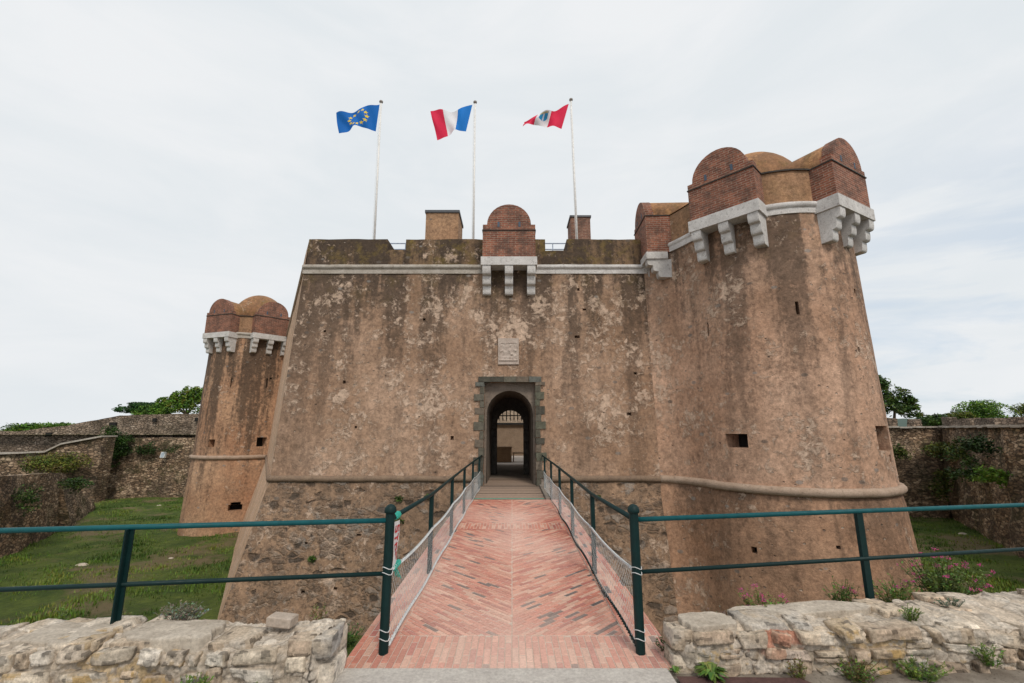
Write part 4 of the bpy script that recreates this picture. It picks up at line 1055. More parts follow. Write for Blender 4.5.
    deep = (np.clip(1 - e / .07, 0, 1) * np.clip(1 - fill * 1.6, 0, 1))[:, None]; C_ = C_ * (1 - .8 * deep)
    li = np.clip((np.array([nz(a, b, seed + 11, 1.9) for a, b in zip(s_, t_)]) + .5 * fine + .6 * fin2 + .3 * hf - .36) * 7, 0, 1)[:, None] * np.where(fr, 1, .12)[:, None]
    C_ = C_ * (1 - .55 * li) + np.array((.38, .255, .10)) * .7 * li
    crk = np.clip(1 - np.abs(n5 + .25 * fine) / .022, 0, 1) * (wob > 0); C_ = C_ * (1 - .55 * crk[:, None]); disp2 = crk
    for (bs, bt) in brickspots:
        m_ = np.clip(2.2 - np.hypot((s_ - bs) / .09, (t_ - bt) / .055) * 1.6 + 1.5 * fin2 + fine, 0, 1)[:, None]; C_ = C_ * (1 - .85 * m_) + np.array((.46, .20, .13)) * .85 * m_
    b_ = MB(); nt = len(tt); me = bpy.data.meshes.new('stonework')
    I = np.arange(n).reshape(ns, nt); Fc = np.stack([I[:-1, :-1], I[1:, :-1], I[1:, 1:], I[:-1, 1:]], -1).reshape(-1, 4)
    cx = F1[0] < F0[0]
    if cx: Fc = Fc[:, ::-1]
    # end cap fan (start side)
    off = np.array(root.location); Vv = X - off
    ends = []
    for row in (0, ns - 1):
        ring = I[row]; c0 = len(Vv); ctrp = Vv[ring].mean(0); ctrp[2] = (zt + zg) / 2 - zg
        # inner rings for a lumpy end
        lay = [ring]
        for fr_ in (.95, .85, .75, .62, .5, .37, .25, .12):
            base_ = Vv[ring] * fr_ + ctrp * (1 - fr_); out_ = (F0 - F1) / L * (1 if row == 0 else -1)
            lump = np.array([.03 * nz(p[1], p[2], 4, 4) + .014 * nz(p[1], p[2], 4, 12) for p in base_]) + .03 * (1 - fr_) ** .5
            base_[:, 0] += out_[0] * lump; base_[:, 1] += out_[1] * lump
            st = len(Vv); Vv = np.vstack([Vv, base_]); X = np.vstack([X, base_]); lay.append(np.arange(st, st + nt))
            C_ = np.vstack([C_, C_[ring] * .9 + .02])
        st = len(Vv); Vv = np.vstack([Vv, ctrp[None]]); C_ = np.vstack([C_, C_[ring[nt // 2]][None]])
        for A, B in zip(lay, lay[1:]):
            q4 = np.stack([A[:-1], A[1:], B[1:], B[:-1]], -1); ends += q4.tolist()
        ends += [[int(a), int(b2), st] for a, b2 in zip(lay[-1][:-1], lay[-1][1:])]
    me.from_pydata(Vv.tolist(), [], Fc.tolist() + ends)
    ca_ = me.color_attributes.new('Col', 'FLOAT_COLOR', 'POINT'); ca_.data.foreach_set('color', np.concatenate([np.clip(C_, 0, 1), np.ones((len(C_), 1))], 1).ravel())
    me.polygons.foreach_set('use_smooth', [True] * len(me.polygons)); me.materials.append(M['stonecol']); me.update()
    o = bpy.data.objects.new('stonework', me); col.objects.link(o); o.parent = root
    return root
palL = [(.56, .48, .39), (.44, .35, .26), (.64, .58, .50), (.40, .32, .24), (.52, .45, .36), (.44, .42, .39), (.54, .43, .31), (.36, .28, .21)]
palR = [(.52, .43, .33), (.40, .31, .23), (.60, .53, .44), (.44, .34, .25), (.40, .37, .33), (.36, .28, .20)]
pl = stone_parapet('stone_parapet', 'rough stone parapet left of the bridge end, a loose brick lying on it', (-1.30, 3.22), (-5.4, 2.92), (-1.20, 3.60), (-5.3, 3.55), .28, -.05, 3, palL,
                   zfun=lambda x, y: .015 + .04 * np.exp(-((x + 1.3) / .22) ** 2) - .015 * np.sin(x * 3.1))
pr = stone_parapet('stone_parapet', 'rough stone parapet right of the bridge end, weeds along its foot', (1.25, 3.50), (5.6, 3.62), (1.16, 3.72), (5.6, 4.62), .25, -.05, 8, palR,
                   zfun=lambda x, y: .035 * np.sin(x * 2.2) * 0 + .02 * np.exp(-((x - 1.9) / .3) ** 2) - .0 * x, brickspots=((.62, .30), (.75, .25), (.55, .20)))
def rock(mb, org, ex, ey, ez, L, D, H, pal, seed, n=8, rnd=.16, rough=1.0, lich=0.0, red=False):
    """one hewn stone: a jittered box with chipped, worn faces; ex along wall, ey outward, ez up"""
    rs = random.Random(seed); cr = {}
    for a in (0, 1):
        for b_ in (0, 1):
            for c_ in (0, 1): cr[a, b_, c_] = Vector(((a - .5) * L * rs.uniform(.72, 1.06), (b_ - .5) * D, (c_ - .5) * H * rs.uniform(.66, 1.12)))
    base = rs.choice(pal); bk = rs.uniform(.92, 1.34); base = tuple(q * bk for q in base); sv = rs.uniform(0, 50); idx = {}; pitch = rs.uniform(.3, 1)
    def vert(i, j, k):
        if (i, j, k) in idx: return idx[i, j, k]
        u = Vector((i / n * 2 - 1, j / n * 2 - 1, k / n * 2 - 1)); sp_ = u.normalized() * 1.12; q = u.lerp(sp_, rnd); a, b_, c_ = (q.x + 1) / 2, (q.y + 1) / 2, (q.z + 1) / 2
        p = Vector((0, 0, 0))
        for (x, y, z), v in cr.items(): p += v * ((a if x else 1 - a) * (b_ if y else 1 - b_) * (c_ if z else 1 - c_))
        w = org + ex * p.x + ey * p.y + ez * p.z; dn = (ex * u.x * .6 + ey * u.y + ez * u.z * .7).normalized()
        n1 = mn.noise(w * 9 + Vector((sv, 0, 0))); n2 = mn.noise(w * 24 + Vector((0, sv, 0))); n3 = mn.noise(w * 60)
        d = .016 * n1 + .010 * (abs(n2) - .2) * 1.6 + .004 * n3
        cut = mn.noise(w * 4.5 + Vector((sv, sv, 0))); d += -.022 * max(0, cut - .15) * 3 * pitch
        w = w + dn * d * rough; mb.v.append(tuple(w)); cols.append((w, n1, n2, n3, cut, u)); idx[i, j, k] = len(mb.v) - 1; return idx[i, j, k]
    cols = []; f0 = len(mb.v)
    def colr(ids):
        r_ = [cols[i - f0] for i in ids]; n1 = sum(q[1] for q in r_) / 4; n2 = sum(q[2] for q in r_) / 4; n3 = sum(q[3] for q in r_) / 4; ct = sum(q[4] for q in r_) / 4; w = r_[0][0]
        c_ = Vector(base) * (1 + .45 * n1 + .5 * n2 + .3 * n3)
        if ct > .12: c_ = c_.lerp(Vector((.62, .57, .50)), min(.6, (ct - .12) * 3))
        if lich:
            l_ = mn.noise(w * 3.2 + Vector((7, 7, 7))) + .55 * n2 + .3 * n1 + lich - .45
            if l_ > 0: c_ = c_.lerp(Vector((.42, .26, .07)), min(.75, l_ * 4))
        uu = r_[0][5]; ed = max(abs(uu.x), abs(uu.z)) if abs(uu.y) > .98 else 1.0
        if ed > .66: c_ = c_.lerp(Vector((.47, .385, .29)) * (1 + .6 * n2), min(.8, (ed - .66) * 2.4) * (.6 + n1))
        if n2 < -.25: c_ = c_ * .55
        return tuple(max(.01, q) for q in c_)
    for ax in range(3):
        for sd_ in (0, n):
            for i in range(n):
                for j in range(n):
                    c4 = []
                    for (di, dj) in ((0, 0), (1, 0), (1, 1), (0, 1)):
                        t3 = [0, 0, 0]; t3[ax] = sd_; t3[(ax + 1) % 3] = i + di; t3[(ax + 2) % 3] = j + dj; c4.append(vert(*t3))
                    if sd_ == 0: c4 = c4[::-1]
                    mb.face(c4, colr(c4))
def lay_stones(root, F0, F1, B0, B1, zt, zg, pal, seed, lichen=lambda s_: 0, redat=(), topfun=lambda x: 0, endup=True):
    rs = random.Random(seed); F0, F1, B0, B1 = (Vector((*q, 0)) for q in (F0, F1, B0, B1)); L = (F1 - F0).length; ex = (F1 - F0).normalized(); ey = (F0 - B0).normalized(); ey = (ey - ex * ey.dot(ex)).normalized(); ez = Vector((0, 0, 1)); mb = MB(); h = zt - zg
    cs = [0, h * rs.uniform(.30, .36), h * rs.uniform(.62, .70), h]
    k = 0
    for c_ in range(3):
        s_ = -.02 + rs.uniform(0, .04)
        while s_ < min(L, 3.6):
            w_ = rs.choice((.08, .11, .14, .18, .24, .30, .38)) * rs.uniform(.9, 1.15); hh = cs[c_ + 1] - cs[c_]; H = hh * rs.uniform(.80, 1.0); zz = zg + cs[c_] + H / 2 + .022 * math.sin(s_ * 4 + c_ * 1.3) + rs.uniform(-.008, .008)
            x0 = s_ + w_ / 2; P_ = F0 + ex * x0 + ey * rs.uniform(-.062, -.036); P_.z = zz + topfun(P_.x) * (cs[c_ + 1] / h)
            if rs.random() < .16 and c_ < 2:      # two thin stones instead of one
                for q in (0, 1): rock(mb, P_ + ez * (H * (.25 - .5 * q)) , ex, ey, ez, w_ * .93, .12, H * .44, pal, rs.random() * 1e6, 6, .14, .8, lichen(x0))
            else:
                pp = [(.42, .22, .15), (.48, .30, .21)] if any(abs(x0 - r_) < .10 for r_ in redat) and c_ > 0 else pal
                rot = rs.uniform(-.16, .16); e2 = (ex * math.cos(rot) + ez * math.sin(rot)); z2 = (ez * math.cos(rot) - ex * math.sin(rot))
                rock(mb, P_, e2, (ey + ez * rs.uniform(-.05, .12)).normalized(), z2, w_ * .95, rs.uniform(.13, .2), H, pp, rs.random() * 1e6, 9, rs.uniform(.10, .22), 1.0, lichen(x0))
            s_ += w_ + rs.uniform(.004, .03); k += 1
    # flat stones along the top
    s_ = .0
    while s_ < min(L, 3.6):
        w_ = rs.uniform(.16, .44); t_ = s_ / L; wid = ((B0.lerp(B1, t_)) - (F0.lerp(F1, t_))).length; d_ = 0.02
        while d_ < wid - .06:
            D = rs.uniform(.14, .30); D = min(D, wid - d_ + .03)
            if rs.random() < .62:
                P_ = F0 + ex * (s_ + w_ / 2) - ey * (d_ + D / 2); P_.z = zt - .022 + rs.uniform(-.012, .012) + topfun(P_.x); rot = rs.uniform(-.25, .25)
                e2 = (ex * math.cos(rot) + ey * math.sin(rot) + ez * rs.uniform(-.06, .06)).normalized(); y2 = (ey - e2 * ey.dot(e2)).normalized()
                rock(mb, P_, e2, y2, e2.cross(y2).normalized() * (1 if e2.cross(y2).z > 0 else -1), w_ * rs.uniform(.8, 1.0), D * .95, .07, [tuple(q * 1.08 for q in c_) for c_ in pal], rs.random() * 1e6, 8, .14, .75, lichen(s_) * .3 - .1)
            d_ += D + .01
        s_ += w_ + .012
    # end stones
    wid = (B0 - F0).length
    for q in range(2):
        for r_ in range(1):
            P_ = F0.lerp(B0, .5) + ex * (.035 + rs.uniform(-.015, .01)); P_.z = zg + h * (q + .5) / 2 + topfun(P_.x) * (q + 1) / 2
            rock(mb, P_, -ey, -ex, ez, wid * rs.uniform(.92, 1.0), .20, h / 2 * rs.uniform(.95, 1.05), pal, rs.random() * 1e6, 9, .18, 1.0, 0)
    mb.build('face_stones', M['stonecol'], root, True)
lay_stones(pl, (-1.30, 3.22), (-5.4, 2.92), (-1.20, 3.60), (-5.3, 3.55), .28, -.05, palL, 5, lichen=lambda s_: .28 if .75 < s_ < 1.7 else .02, topfun=lambda x: .015 + .04 * math.exp(-((x + 1.3) / .22) ** 2) - .015 * math.sin(x * 3.1))
lay_stones(pr, (1.25, 3.50), (5.6, 3.62), (1.16, 3.72), (5.6, 4.62), .25, -.05, palR, 9, lichen=lambda s_: .2 if 1.0 < s_ < 1.6 else .0, redat=(.60,), topfun=lambda x: .02 * math.exp(-((x - 1.9) / .3) ** 2))
# cap slabs bedded on the parapets
def capslab(parent, cx, cy, hx, hy, z, rot, h_=.035, seed=0, c0=(.50, .43, .35)):
    f = MB(); nn = 26
    def fn(u, v, d):
        r_ = 1 + .22 * nz(math.cos(u), math.sin(u), seed, 1.4) + .09 * nz(math.cos(u) * 3, math.sin(u) * 3, seed, 1.6) + .03 * nz(math.cos(u) * 9, math.sin(u) * 9, seed, 1.6)
        e = 4.5; k = (abs(math.cos(u)) ** e + abs(math.sin(u)) ** e) ** (-1 / e) * r_
        x, y = hx * k * math.cos(u), hy * k * math.sin(u)
        if v <= 1: zz, s_ = -h_ + h_ * 2 * v * .9, 1
        else: s_ = 1 - (v - 1) ; s_ = max(s_, .001); zz = h_ * .8 + (.004 if s_ < .97 else 0) + .012 * nz(x * s_, y * s_, seed, 5) + .006 * nz(x * s_, y * s_, seed, 16)
        if .9 < v <= 1: s_ = .985
        X_, Y_ = x * s_, y * s_; return (cx + X_ * math.cos(rot) - Y_ * math.sin(rot), cy + X_ * math.sin(rot) + Y_ * math.cos(rot), z + zz)
    f.grid(fn, lin(0, 2 * math.pi, R(6)), [0, .3, .6, .9, 1, 1.03, 1.15, 1.3, 1.5, 1.7, 1.85, 1.99]); return f.build('cap_stone', M['slab'], parent, False)
capslab(pl, -2.30, 3.33, .30, .15, .290, R(3), .05, 1)
capslab(pl, -2.98, 3.33, .26, .15, .285, R(-4), .04, 2)
capslab(pr, 2.25, 3.86, .55, .11, .245, R(9), .03, 3)
capslab(pr, 1.45, 3.62, .20, .11, .250, R(5), .04, 4)
# loose brick
f = MB(); f.obox(Matrix.Translation((-1.60, 3.42, .350)) @ Matrix.Rotation(R(-6), 4, 'Z') @ Matrix.Rotation(R(3), 4, 'Y'), .088, .05, .033, bev=.007)
tag(f.build('loose_brick', stonemat('pale_brick', (.44, .36, .29), (.52, .44, .37), (.32, .25, .2), 9)), 'pale loose brick lying on the left stone parapet', 'brick')

# ---------------------------------------------------------------- vegetation
def leafcloud(mb, c, r, n, size, cols, clump=.0, hole=.0, flat=0.0, rs=None):
    rs = rs or random; k = 0; cx, cy, cz = c
    while k < n:
        u = Vector((rs.gauss(0, 1), rs.gauss(0, 1), rs.gauss(0, 1))).normalized() * (rs.random() ** .42)
        p = Vector((cx + u.x * r[0], cy + u.y * r[1], cz + u.z * r[2]))
        if hole and nz(p.x, p.y, p.z, 1.6 / max(r[0], .3)) * 1.5 + rs.random() * .5 < hole: k += .34; continue
        g = nz(p.x, p.y, p.z, 2.2 / max(r[0], .2)); ci = min(len(cols) - 1, max(0, int((g * .9 + .5 + rs.uniform(-.18, .18)) * len(cols)))); cc_ = tuple(q * rs.uniform(.8, 1.25) for q in cols[ci])
        a = Vector((rs.gauss(0, 1), rs.gauss(0, 1), rs.gauss(0, .7) + flat)).normalized(); b_ = a.cross(Vector((rs.gauss(0, 1), rs.gauss(0, 1), rs.gauss(0, 1)))).normalized()
        s_ = size * rs.uniform(.6, 1.3); mb.poly([p - a * s_, p - b_ * s_ * .38, p + a * s_, p + b_ * s_ * .38], cc_); k += 1
GD = [(.014, .034, .006), (.034, .07, .012), (.065, .12, .02), (.11, .18, .03)]
GY = [(.035, .055, .010), (.09, .11, .018), (.17, .19, .03), (.13, .11, .03)]
GB = [(.035, .085, .010), (.08, .16, .018), (.14, .25, .03), (.20, .31, .045)]
def tree(name, base, lobes, n, size, cols, label, trunk=.14, hole=.25, cat='tree', limbs=True):
    r = thing(name, base, label, cat); f = MB(); b0 = Vector(base)
    top = Vector((sum(l[0][0] for l in lobes) / len(lobes), sum(l[0][1] for l in lobes) / len(lobes), sum(l[0][2] for l in lobes) / len(lobes)))
    mid = b0.lerp(top, .55) + Vector((.12, 0, 0)); f.tube([b0, b0.lerp(mid, .5) + Vector((.05, 0, 0)), mid, top], [trunk, trunk * .8, trunk * .62, trunk * .3], 7)
    for l in lobes: f.tube([mid, mid.lerp(Vector(l[0]), .6) + Vector((0, 0, .1)), Vector(l[0])], [trunk * .45, trunk * .3, trunk * .1], 5)
    f.build('trunk', M['bark'], r)
    f = MB()
    for (c_, rr) in lobes: leafcloud(f, c_, rr, int(n / len(lobes)), size, cols, hole=hole)
    f.build('crown', M['leaf'], r); return r
tree('umbrella_pine', (-36.4, 44, 1.25), [((-37.6, 44, 3.62), (1.3, 1.1, .34)), ((-36.6, 44, 3.98), (1.7, 1.3, .36)), ((-35.2, 44.2, 3.95), (1.5, 1.0, .38)), ((-36.0, 43.6, 3.55), (1.5, 1.0, .30))], 9000, .10, [GD[0], (.02, .07, .012), (.04, .12, .02)], 'low flat-crowned pine above the rampart wall on the left', .16, .08)
tree('evergreen_shrub', (-34.3, 43.0, 1.25), [((-35.0, 43.0, 3.3), (1.2, 1.0, .7)), ((-33.7, 42.6, 3.1), (1.2, 1.0, .8)), ((-33.3, 42.8, 3.6), (1.1, .9, .6))], 7000, .10, GB[:3], 'rounded bright green shrub between the flat pine and the upright leafy tree on the left', .1, .05, 'shrub')
tree('broadleaf_tree', (-31.6, 43.8, 1.25), [((-33.9, 43.8, 4.3), (.7, .8, .55)), ((-32.8, 43.8, 4.65), (.6, .7, .8)), ((-31.8, 43.8, 4.95), (.6, .7, .95)), ((-30.9, 43.8, 5.0), (.6, .7, .9)), ((-29.9, 43.8, 5.2), (.6, .7, .9)), ((-32.6, 43.6, 3.9), (1.6, 1.0, .7)), ((-30.8, 43.6, 4.0), (1.7, 1.0, .9))], 11000, .12, [GB[0], GB[1], GB[2], GY[2]], 'upright leafy tree showing beside the far tower on the left', .16, .12)
tree('broadleaf_tree', (30.6, 36.5, 1.6), [((30.3, 36.5, 5.0), (1.0, 1.0, .9)), ((31.4, 36.5, 4.3), (1.0, 1.0, .8)), ((30.6, 36.2, 3.5), (1.6, 1.1, .8)), ((32.4, 36.6, 3.2), (.9, .9, .6)), ((32.4, 36.5, 4.0), (.5, .5, .3)), ((29.6, 36.5, 5.6), (.8, .8, .6))], 6500, .14, [GD[0], GD[1], GD[2], GY[1]], 'dark open-branched tree close to the right edge of the big tower', .14, .3)
def treeline():
    spec = [(51.5, 2.5, 2.2, 'small dark tree nearest the big tower in the treeline on the right', GD), (54.5, 2.4, 2.5, 'yellow-green tree second from the tower in the treeline on the right', GY),
            (57.6, 4.6, 3.9, 'broad domed tree in the middle of the treeline on the right', GB), (63.6, 4.4, 3.6, 'tall yellow-green domed tree second from the right edge of the photo', GY), (70, 4.0, 3.2, 'green tree at the right edge of the photo behind the parapet', GD)]
    for x, wd, h_, lb, cl_ in spec:
        z0 = 1.25; y = 55
        tree('hillside_tree', (x, y, z0), [((x - wd * .3, y, z0 + h_ * .6), (wd * .5, 1.5, h_ * .42)), ((x + wd * .35, y, z0 + h_ * .55), (wd * .5, 1.4, h_ * .4)), ((x, y - .4, z0 + h_ * .75), (wd * .45, 1.3, h_ * .3))], 6500, .15, cl_[:3], lb, .14, .2)
treeline()
def shrubs(spec, name, label, cat='shrub', group=None):
    pass
# ivy and bushes on the far walls
def bush(name, c_, r_, n, size, cols, label, hole=.2, cat='shrub', group=None):
    f = MB()
    for k in range(5):
        q = (c_[0] + random.uniform(-.5, .5) * r_[0], c_[1] + random.uniform(-.3, .3) * r_[1], c_[2] + random.uniform(-.5, .5) * r_[2])
        leafcloud(f, q, (r_[0] * random.uniform(.45, .75), r_[1] * .8, r_[2] * random.uniform(.45, .75)), n // 5, size, cols, hole=hole)
    o = f.build(name, M['leaf']); return tag(o, label, cat, group)
bush('ivy', (-32.2, 37.3, .3), (1.6, .35, 1.7), 6000, .09, [GD[0], GD[1], GB[0]], 'ivy hanging down the left wall just right of the pale stepped coping', .15, 'ivy')
bush('ivy', (-28.9, 37.3, .2), (2.6, .3, .6), 2600, .08, [GD[0], GD[1], (.05, .045, .02)], 'dark trailing growth right of the ivy, above the small floodlight', .4, 'ivy')
bush('ivy', (-23.4, 37.4, .3), (3.0, .3, .7), 2600, .09, [GD[0], GD[1], (.045, .04, .02)], 'dark growth along the wall top beside the far tower', .3, 'ivy')
bush('shrub', (-33.0, 33.6, -.95), (3.0, .7, 1.0), 6500, .08, [GD[1], GY[1], GY[2], (.12, .095, .03)], 'yellow-green scrub at the foot of the stepped wall on the left', .25)
bush('shrub', (-27.2, 34.1, -.2), (.7, .4, .9), 1200, .08, GD[:3], 'dark bush under the end of the pale coping', .25) if False else None
bush('shrub', (-21.6, 20.9, -1.4), (.6, .6, .7), 1200, .06, GD[:3], 'dark green shrub on the low mossy wall at the far left', .3)
bush('shrub', (-23.0, 24.5, -1.2), (.9, .6, .6), 1500, .07, GD[:3], 'dark shrub at the top of the sloping broken wall end', .3)
bush('grass_verge', (-43, 41.0, 1.75), (9, .9, .6), 9000, .15, GB[:3], 'grass and weeds along the skyline behind the left rampart', .1, 'plants')
for i, (x, y, z, rx, rz, n, cs, lb) in enumerate([
    (20.5, 30.0, .2, 3.2, .75, 3000, GD[:3], 'dark creeper on the ditch wall nearest the big tower on the right'),
    (24.6, 29.0, .3, 2.4, .8, 2600, [GD[0], GD[1], GY[1]], 'mixed creeper left of the wall corner on the right'),
    (26.5, 27.4, .7, 1.8, .7, 2200, GY[:3], 'yellow-green creeper just right of the wall corner'),
    (24.9, 25.4, .6, 1.6, .7, 2000, [GD[0], GD[1], GY[1]], 'dark creeper halfway between the wall corner and the floodlight'),
    (23.6, 23.6, -.3, 1.1, .6, 1500, GD[:3], 'dark bush left of the floodlight on the right wall'),
    (22.0, 21.1, -.35, .9, .55, 1500, GB[1:], 'bright green bush below the floodlight at the right edge'),
    (25.8, 28.0, -1.4, .8, 1.1, 1200, GY[:2], 'thin yellowish creeper hanging low at the wall corner'),
    (22.0, 21.4, .9, .7, .6, 1200, [GD[0], GD[0], GD[1]], 'blackish creeper around the floodlight on the right wall')]):
    bush('creeper', (x, y, z), (rx, .45 if y > 28.5 else rx * .8, rz), n, .085, cs, lb, .28, 'creeper', 'creepers on the right ditch wall')

# grass in the ditch
g = MB(); cols_g = [(.035, .075, .010), (.07, .13, .016), (.12, .20, .024), (.20, .235, .04)]
def blade_tuft(mb, x, y, z, h_, cs, nb=3, sp=.05):
    for _ in range(nb):
        a = random.uniform(0, 6.28); w_ = h_ * .13; dx, dy = math.cos(a), math.sin(a); bx, by = x + random.uniform(-sp, sp), y + random.uniform(-sp, sp)
        hh = h_ * random.uniform(.6, 1.2); c_ = tuple(q * random.uniform(.8, 1.25) for q in random.choice(cs))
        mb.poly([(bx - dy * w_, by + dx * w_, z), (bx + dy * w_, by - dx * w_, z), (bx + dx * h_ * .4, by + dy * h_ * .4, z + hh)], c_)
cnt = 0
while cnt < 26000:
    if random.random() < .75: y = random.uniform(8, 37); x = -random.uniform(.36, 1.12) * y
    else: y = random.uniform(12, 30); x = random.uniform(.78, 1.12) * y
    d_ = nz(x, y, 0, .5) + .5 * nz(x, y, 0, 1.7)
    if d_ < random.uniform(-.35, .4): continue
    z = floorp(x, y, 0)[2] - .01; q_ = max(0, min(2, int((nz(x, y, 4, .35) + .35) * 4))); blade_tuft(g, x, y, z, random.uniform(.05, .12) * (1 + .9 * max(0, d_)), cols_g[q_:q_ + 2], 3, .09); cnt += 1
tag(g.build('grass', M['leaf']), 'short green grass on the ditch floor', 'grass', kind='stuff')
# a few pale stones on the ditch floor
for i, (x, y, s_, lb) in enumerate(((-17.2, 19.2, .22, 'flat pale stone lying in the grass of the ditch, left of the keep'), (-14.6, 20.5, .10, 'small pale stone in the grass nearest the far tower'), (-25.3, 33.6, .16, 'pale stone near the foot of the far left wall'), (23.2, 24.4, .2, 'pale stone at the foot of the right-hand ditch wall'))):
    f = MB(); f.grid(lambda a, t_, d: (x + s_ * (1 + .2 * nz(a, t_, i, 1.5)) * math.cos(t_) * math.cos(a), y + s_ * .7 * math.cos(t_) * math.sin(a), floorp(x, y, 0)[2] + s_ * .4 * math.sin(t_)), lin(0, 2 * math.pi, R(20)), lin(-.3, math.pi / 2, R(15)))
    tag(f.build('stone', M['slab'], None, True), lb, 'stone')

# weeds on and around the parapets
def weed(name, x, y, z, h_, w_, n, cols, label, cat='weed', group='weeds along the parapets', kind='leafy', flowers=None):
    root = thing(name, (x, y, z), label, cat, group); f = MB()
    if kind == 'rosette':
        for k in range(n):
            a = random.uniform(0, 6.28); L = w_ * random.uniform(.5, 1.1); up = h_ * random.uniform(.3, 1.1); c_ = tuple(q * random.uniform(.8, 1.25) for q in random.choice(cols))
            dx, dy = math.cos(a), math.sin(a); wd = L * .13; m1 = (x + dx * L * .5, y + dy * L * .5, z + up)
            f.poly([(x, y, z), (m1[0] - dy * wd, m1[1] + dx * wd, m1[2]), (x + dx * L, y + dy * L, z + up * .7), (m1[0] + dy * wd, m1[1] - dx * wd, m1[2])], c_)
        f.build('foliage', M['leaf'], root)
    else:
        st = []; s_ = MB()
        for k in range(n):
            a = random.uniform(0, 6.28); rr = w_ * random.random() ** .6; ex, ey = x + rr * math.cos(a), y + rr * .6 * math.sin(a); ez = z + h_ * random.uniform(.45, 1.08) * (1 - .35 * rr / w_)
            bx, by = x + rr * .35 * math.cos(a), y + rr * .25 * math.sin(a)
            P_ = [Vector((bx, by, z - .03)), Vector(((bx + ex) / 2 + random.uniform(-.02, .02), (by + ey) / 2, z + (ez - z) * .55)), Vector((ex, ey, ez))]
            s_.tube(P_, .0018, 3, tuple(q * .8 for q in cols[-1])); st.append(P_[2])
            nl = 9 if kind == 'leafy' else 5
            for j in range(nl):
                t_ = (j + .5) / nl; q = P_[0].lerp(P_[1], t_ * 2) if t_ < .5 else P_[1].lerp(P_[2], t_ * 2 - 1); b2 = random.uniform(0, 6.28); l_ = .03 * random.uniform(.6, 1.3) * (1.15 - .5 * t_) * (h_ / .18) ** .4
                d_ = Vector((math.cos(b2), math.sin(b2), random.uniform(.1, .7))) * l_; sd_ = Vector((-math.sin(b2), math.cos(b2), 0)) * l_ * .3; c_ = tuple(v_ * random.uniform(.75, 1.3) for v_ in random.choice(cols))
                f.poly([q, q + d_ * .5 + sd_, q + d_, q + d_ * .5 - sd_], c_)
        f.build('foliage', M['leaf'], root); s_.build('stems', M['leaf'], root)
        if flowers:
            nf_, fc = flowers
            for q in random.sample(st, min(nf_, len(st))):
                fl = MB()
                for j in range(26):
                    o_ = Vector((random.gauss(0, .011), random.gauss(0, .011), random.gauss(.004, .007))); a_ = Vector((random.gauss(0, 1), random.gauss(0, 1), random.gauss(0, 1))).normalized(); b2 = a_.orthogonal().normalized(); c_ = tuple(v_ * random.uniform(.7, 1.3) for v_ in fc)
                    p_ = q + o_; k_ = .0048; fl.poly([p_ - a_ * k_, p_ - b2 * k_, p_ + a_ * k_, p_ + b2 * k_], c_)
                fl.build('flower_head', M['leaf'], root)
    return root
WG = [(.05, .10, .018), (.09, .16, .028), (.15, .22, .04)]
WY = [(.10, .13, .03), (.16, .17, .04), (.14, .10, .04)]
PK = (.42, .05, .18)
VAL = 'valerian plants behind the right parapet'
weed('flowering_plant', 4.12, 4.60, .08, .44, .42, 130, WG + [WY[0]], 'largest pink-flowered plant, behind the right parapet near the photo edge', 'plant', VAL, flowers=(34, PK))
weed('flowering_plant', 3.55, 4.52, .08, .26, .26, 60, WG, 'leafy pink-dotted plant just right of the right fence post', 'plant', VAL, flowers=(5, PK))
weed('flowering_plant', 2.06, 4.00, .14, .27, .22, 70, WG + [WY[1]], 'small pink-flowered plant on the right parapet nearest the bridge', 'plant', VAL, flowers=(14, PK))
weed('flowering_plant', 2.90, 4.28, .12, .27, .17, 50, WY[:2] + WG[:2], 'yellow-green plant just left of the right fence post', 'plant', VAL, flowers=(3, PK))
weed('weed', 1.36, 3.42, .0, .06, .13, 90, WG, 'spiky green rosette at the foot of the right parapet near the bridge', kind='rosette')
weed('weed', 1.13, 3.47, .0, .03, .06, 22, WG, 'tiny green tuft at the right corner of the brick paving', kind='rosette')
weed('weed', 1.95, 3.42, .0, .14, .09, 16, WY, 'sparse upright weed against the middle of the right parapet')
weed('weed', 2.35, 3.42, .0, .12, .22, 46, WG + [WY[2]], 'straggly weed at the foot of the right parapet below the fence post')
weed('weed', 2.80, 3.44, .0, .11, .22, 46, WG, 'low leafy weed farther right along the foot of the right parapet')
weed('weed', 3.35, 3.50, .06, .14, .12, 20, WG, 'green weed growing from the right parapet face near the photo edge')
weed('weed', 3.02, 3.72, .26, .09, .10, 26, WG, 'green tuft growing on top of the right parapet beside the post')
weed('weed', 3.55, 3.95, .25, .07, .13, 26, [(.07, .11, .07), (.10, .14, .09)], 'grey-green cushion plant on top of the right parapet')
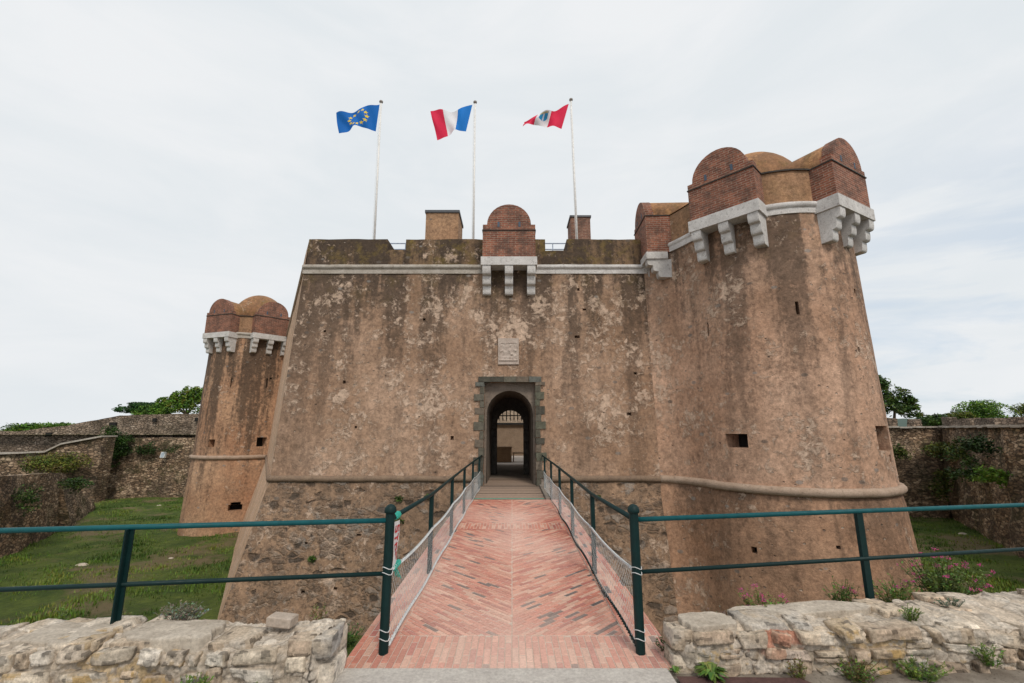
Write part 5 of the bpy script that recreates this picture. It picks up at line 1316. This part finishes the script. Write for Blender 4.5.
weed('weed', -1.55, 3.12, .0, .13, .10, 40, WG, 'small bright weed at the foot of the left parapet, nearest the bridge')
weed('weed', -1.95, 3.06, .03, .17, .15, 60, WG, 'bushy bright weed at the foot of the left parapet below the loose brick')
weed('weed', -2.25, 3.04, .02, .12, .08, 18, WG, 'green weed at the foot of the left parapet below the flat cap stone')
weed('weed', -3.3, 2.98, .12, .10, .07, 16, WG, 'weed in a joint of the left parapet near the left edge')
weed('weed', -2.42, 3.58, .26, .16, .20, 110, [(.12, .16, .11), (.17, .21, .15), (.20, .17, .12)], 'grey-leaved plant behind the left fence post')
weed('weed', -3.35, 3.66, .22, .16, .05, 7, WG, 'thin upright weed behind the left parapet near the photo edge')
weed('weed', -2.93, 3.66, .24, .14, .10, 9, WY, 'pale thin-stemmed weed behind the left parapet, left of the post')
weed('weed', -1.45, 3.70, .20, .24, .09, 9, WY, 'thin yellowish weed behind the left parapet near the bridge')
weed('weed', 1.62, 3.88, .20, .13, .12, 7, [(.22, .17, .12), (.16, .12, .08)], 'dry twiggy weed at the back of the right parapet near the bridge', kind='twig')
weed('weed', 1.22, 3.80, -.02, .16, .14, 34, [GD[1], GD[2], WG[0]], 'dark green weed in the gap beside the bridge, right side')
weed('weed', -1.30, 3.95, -.02, .16, .14, 30, [GD[1], GD[2], WG[0]], 'dark green weed in the gap beside the bridge, left side')
# tufts rooted in the talus wall
for i, (x, z, s_, lb) in enumerate(((-3.35, -.35, .13, 'green tuft on the keep base high left of the bridge'), (-3.3, -.95, .18, 'largest green tuft on the keep base left of the bridge'), (-1.95, -1.9, .15, 'green tuft on the keep base just left of the bridge rail'), (-5.6, -1.9, .12, 'small tuft low on the keep base at the left corner'), (-2.5, -.3, .1, 'small tuft under the lower string course left of the bridge'), (2.55, -.3, .09, 'small tuft on the keep base just right of the bridge'))):
    f = MB(); leafcloud(f, (x, wy(z) - .05, z), (s_, .1, s_ * .8), 160, .035, GD[:3] + [WG[1]]); tag(f.build('wall_tuft', M['leaf']), lb, 'plant', 'tufts on the keep base')
print('done', len(bpy.data.objects))
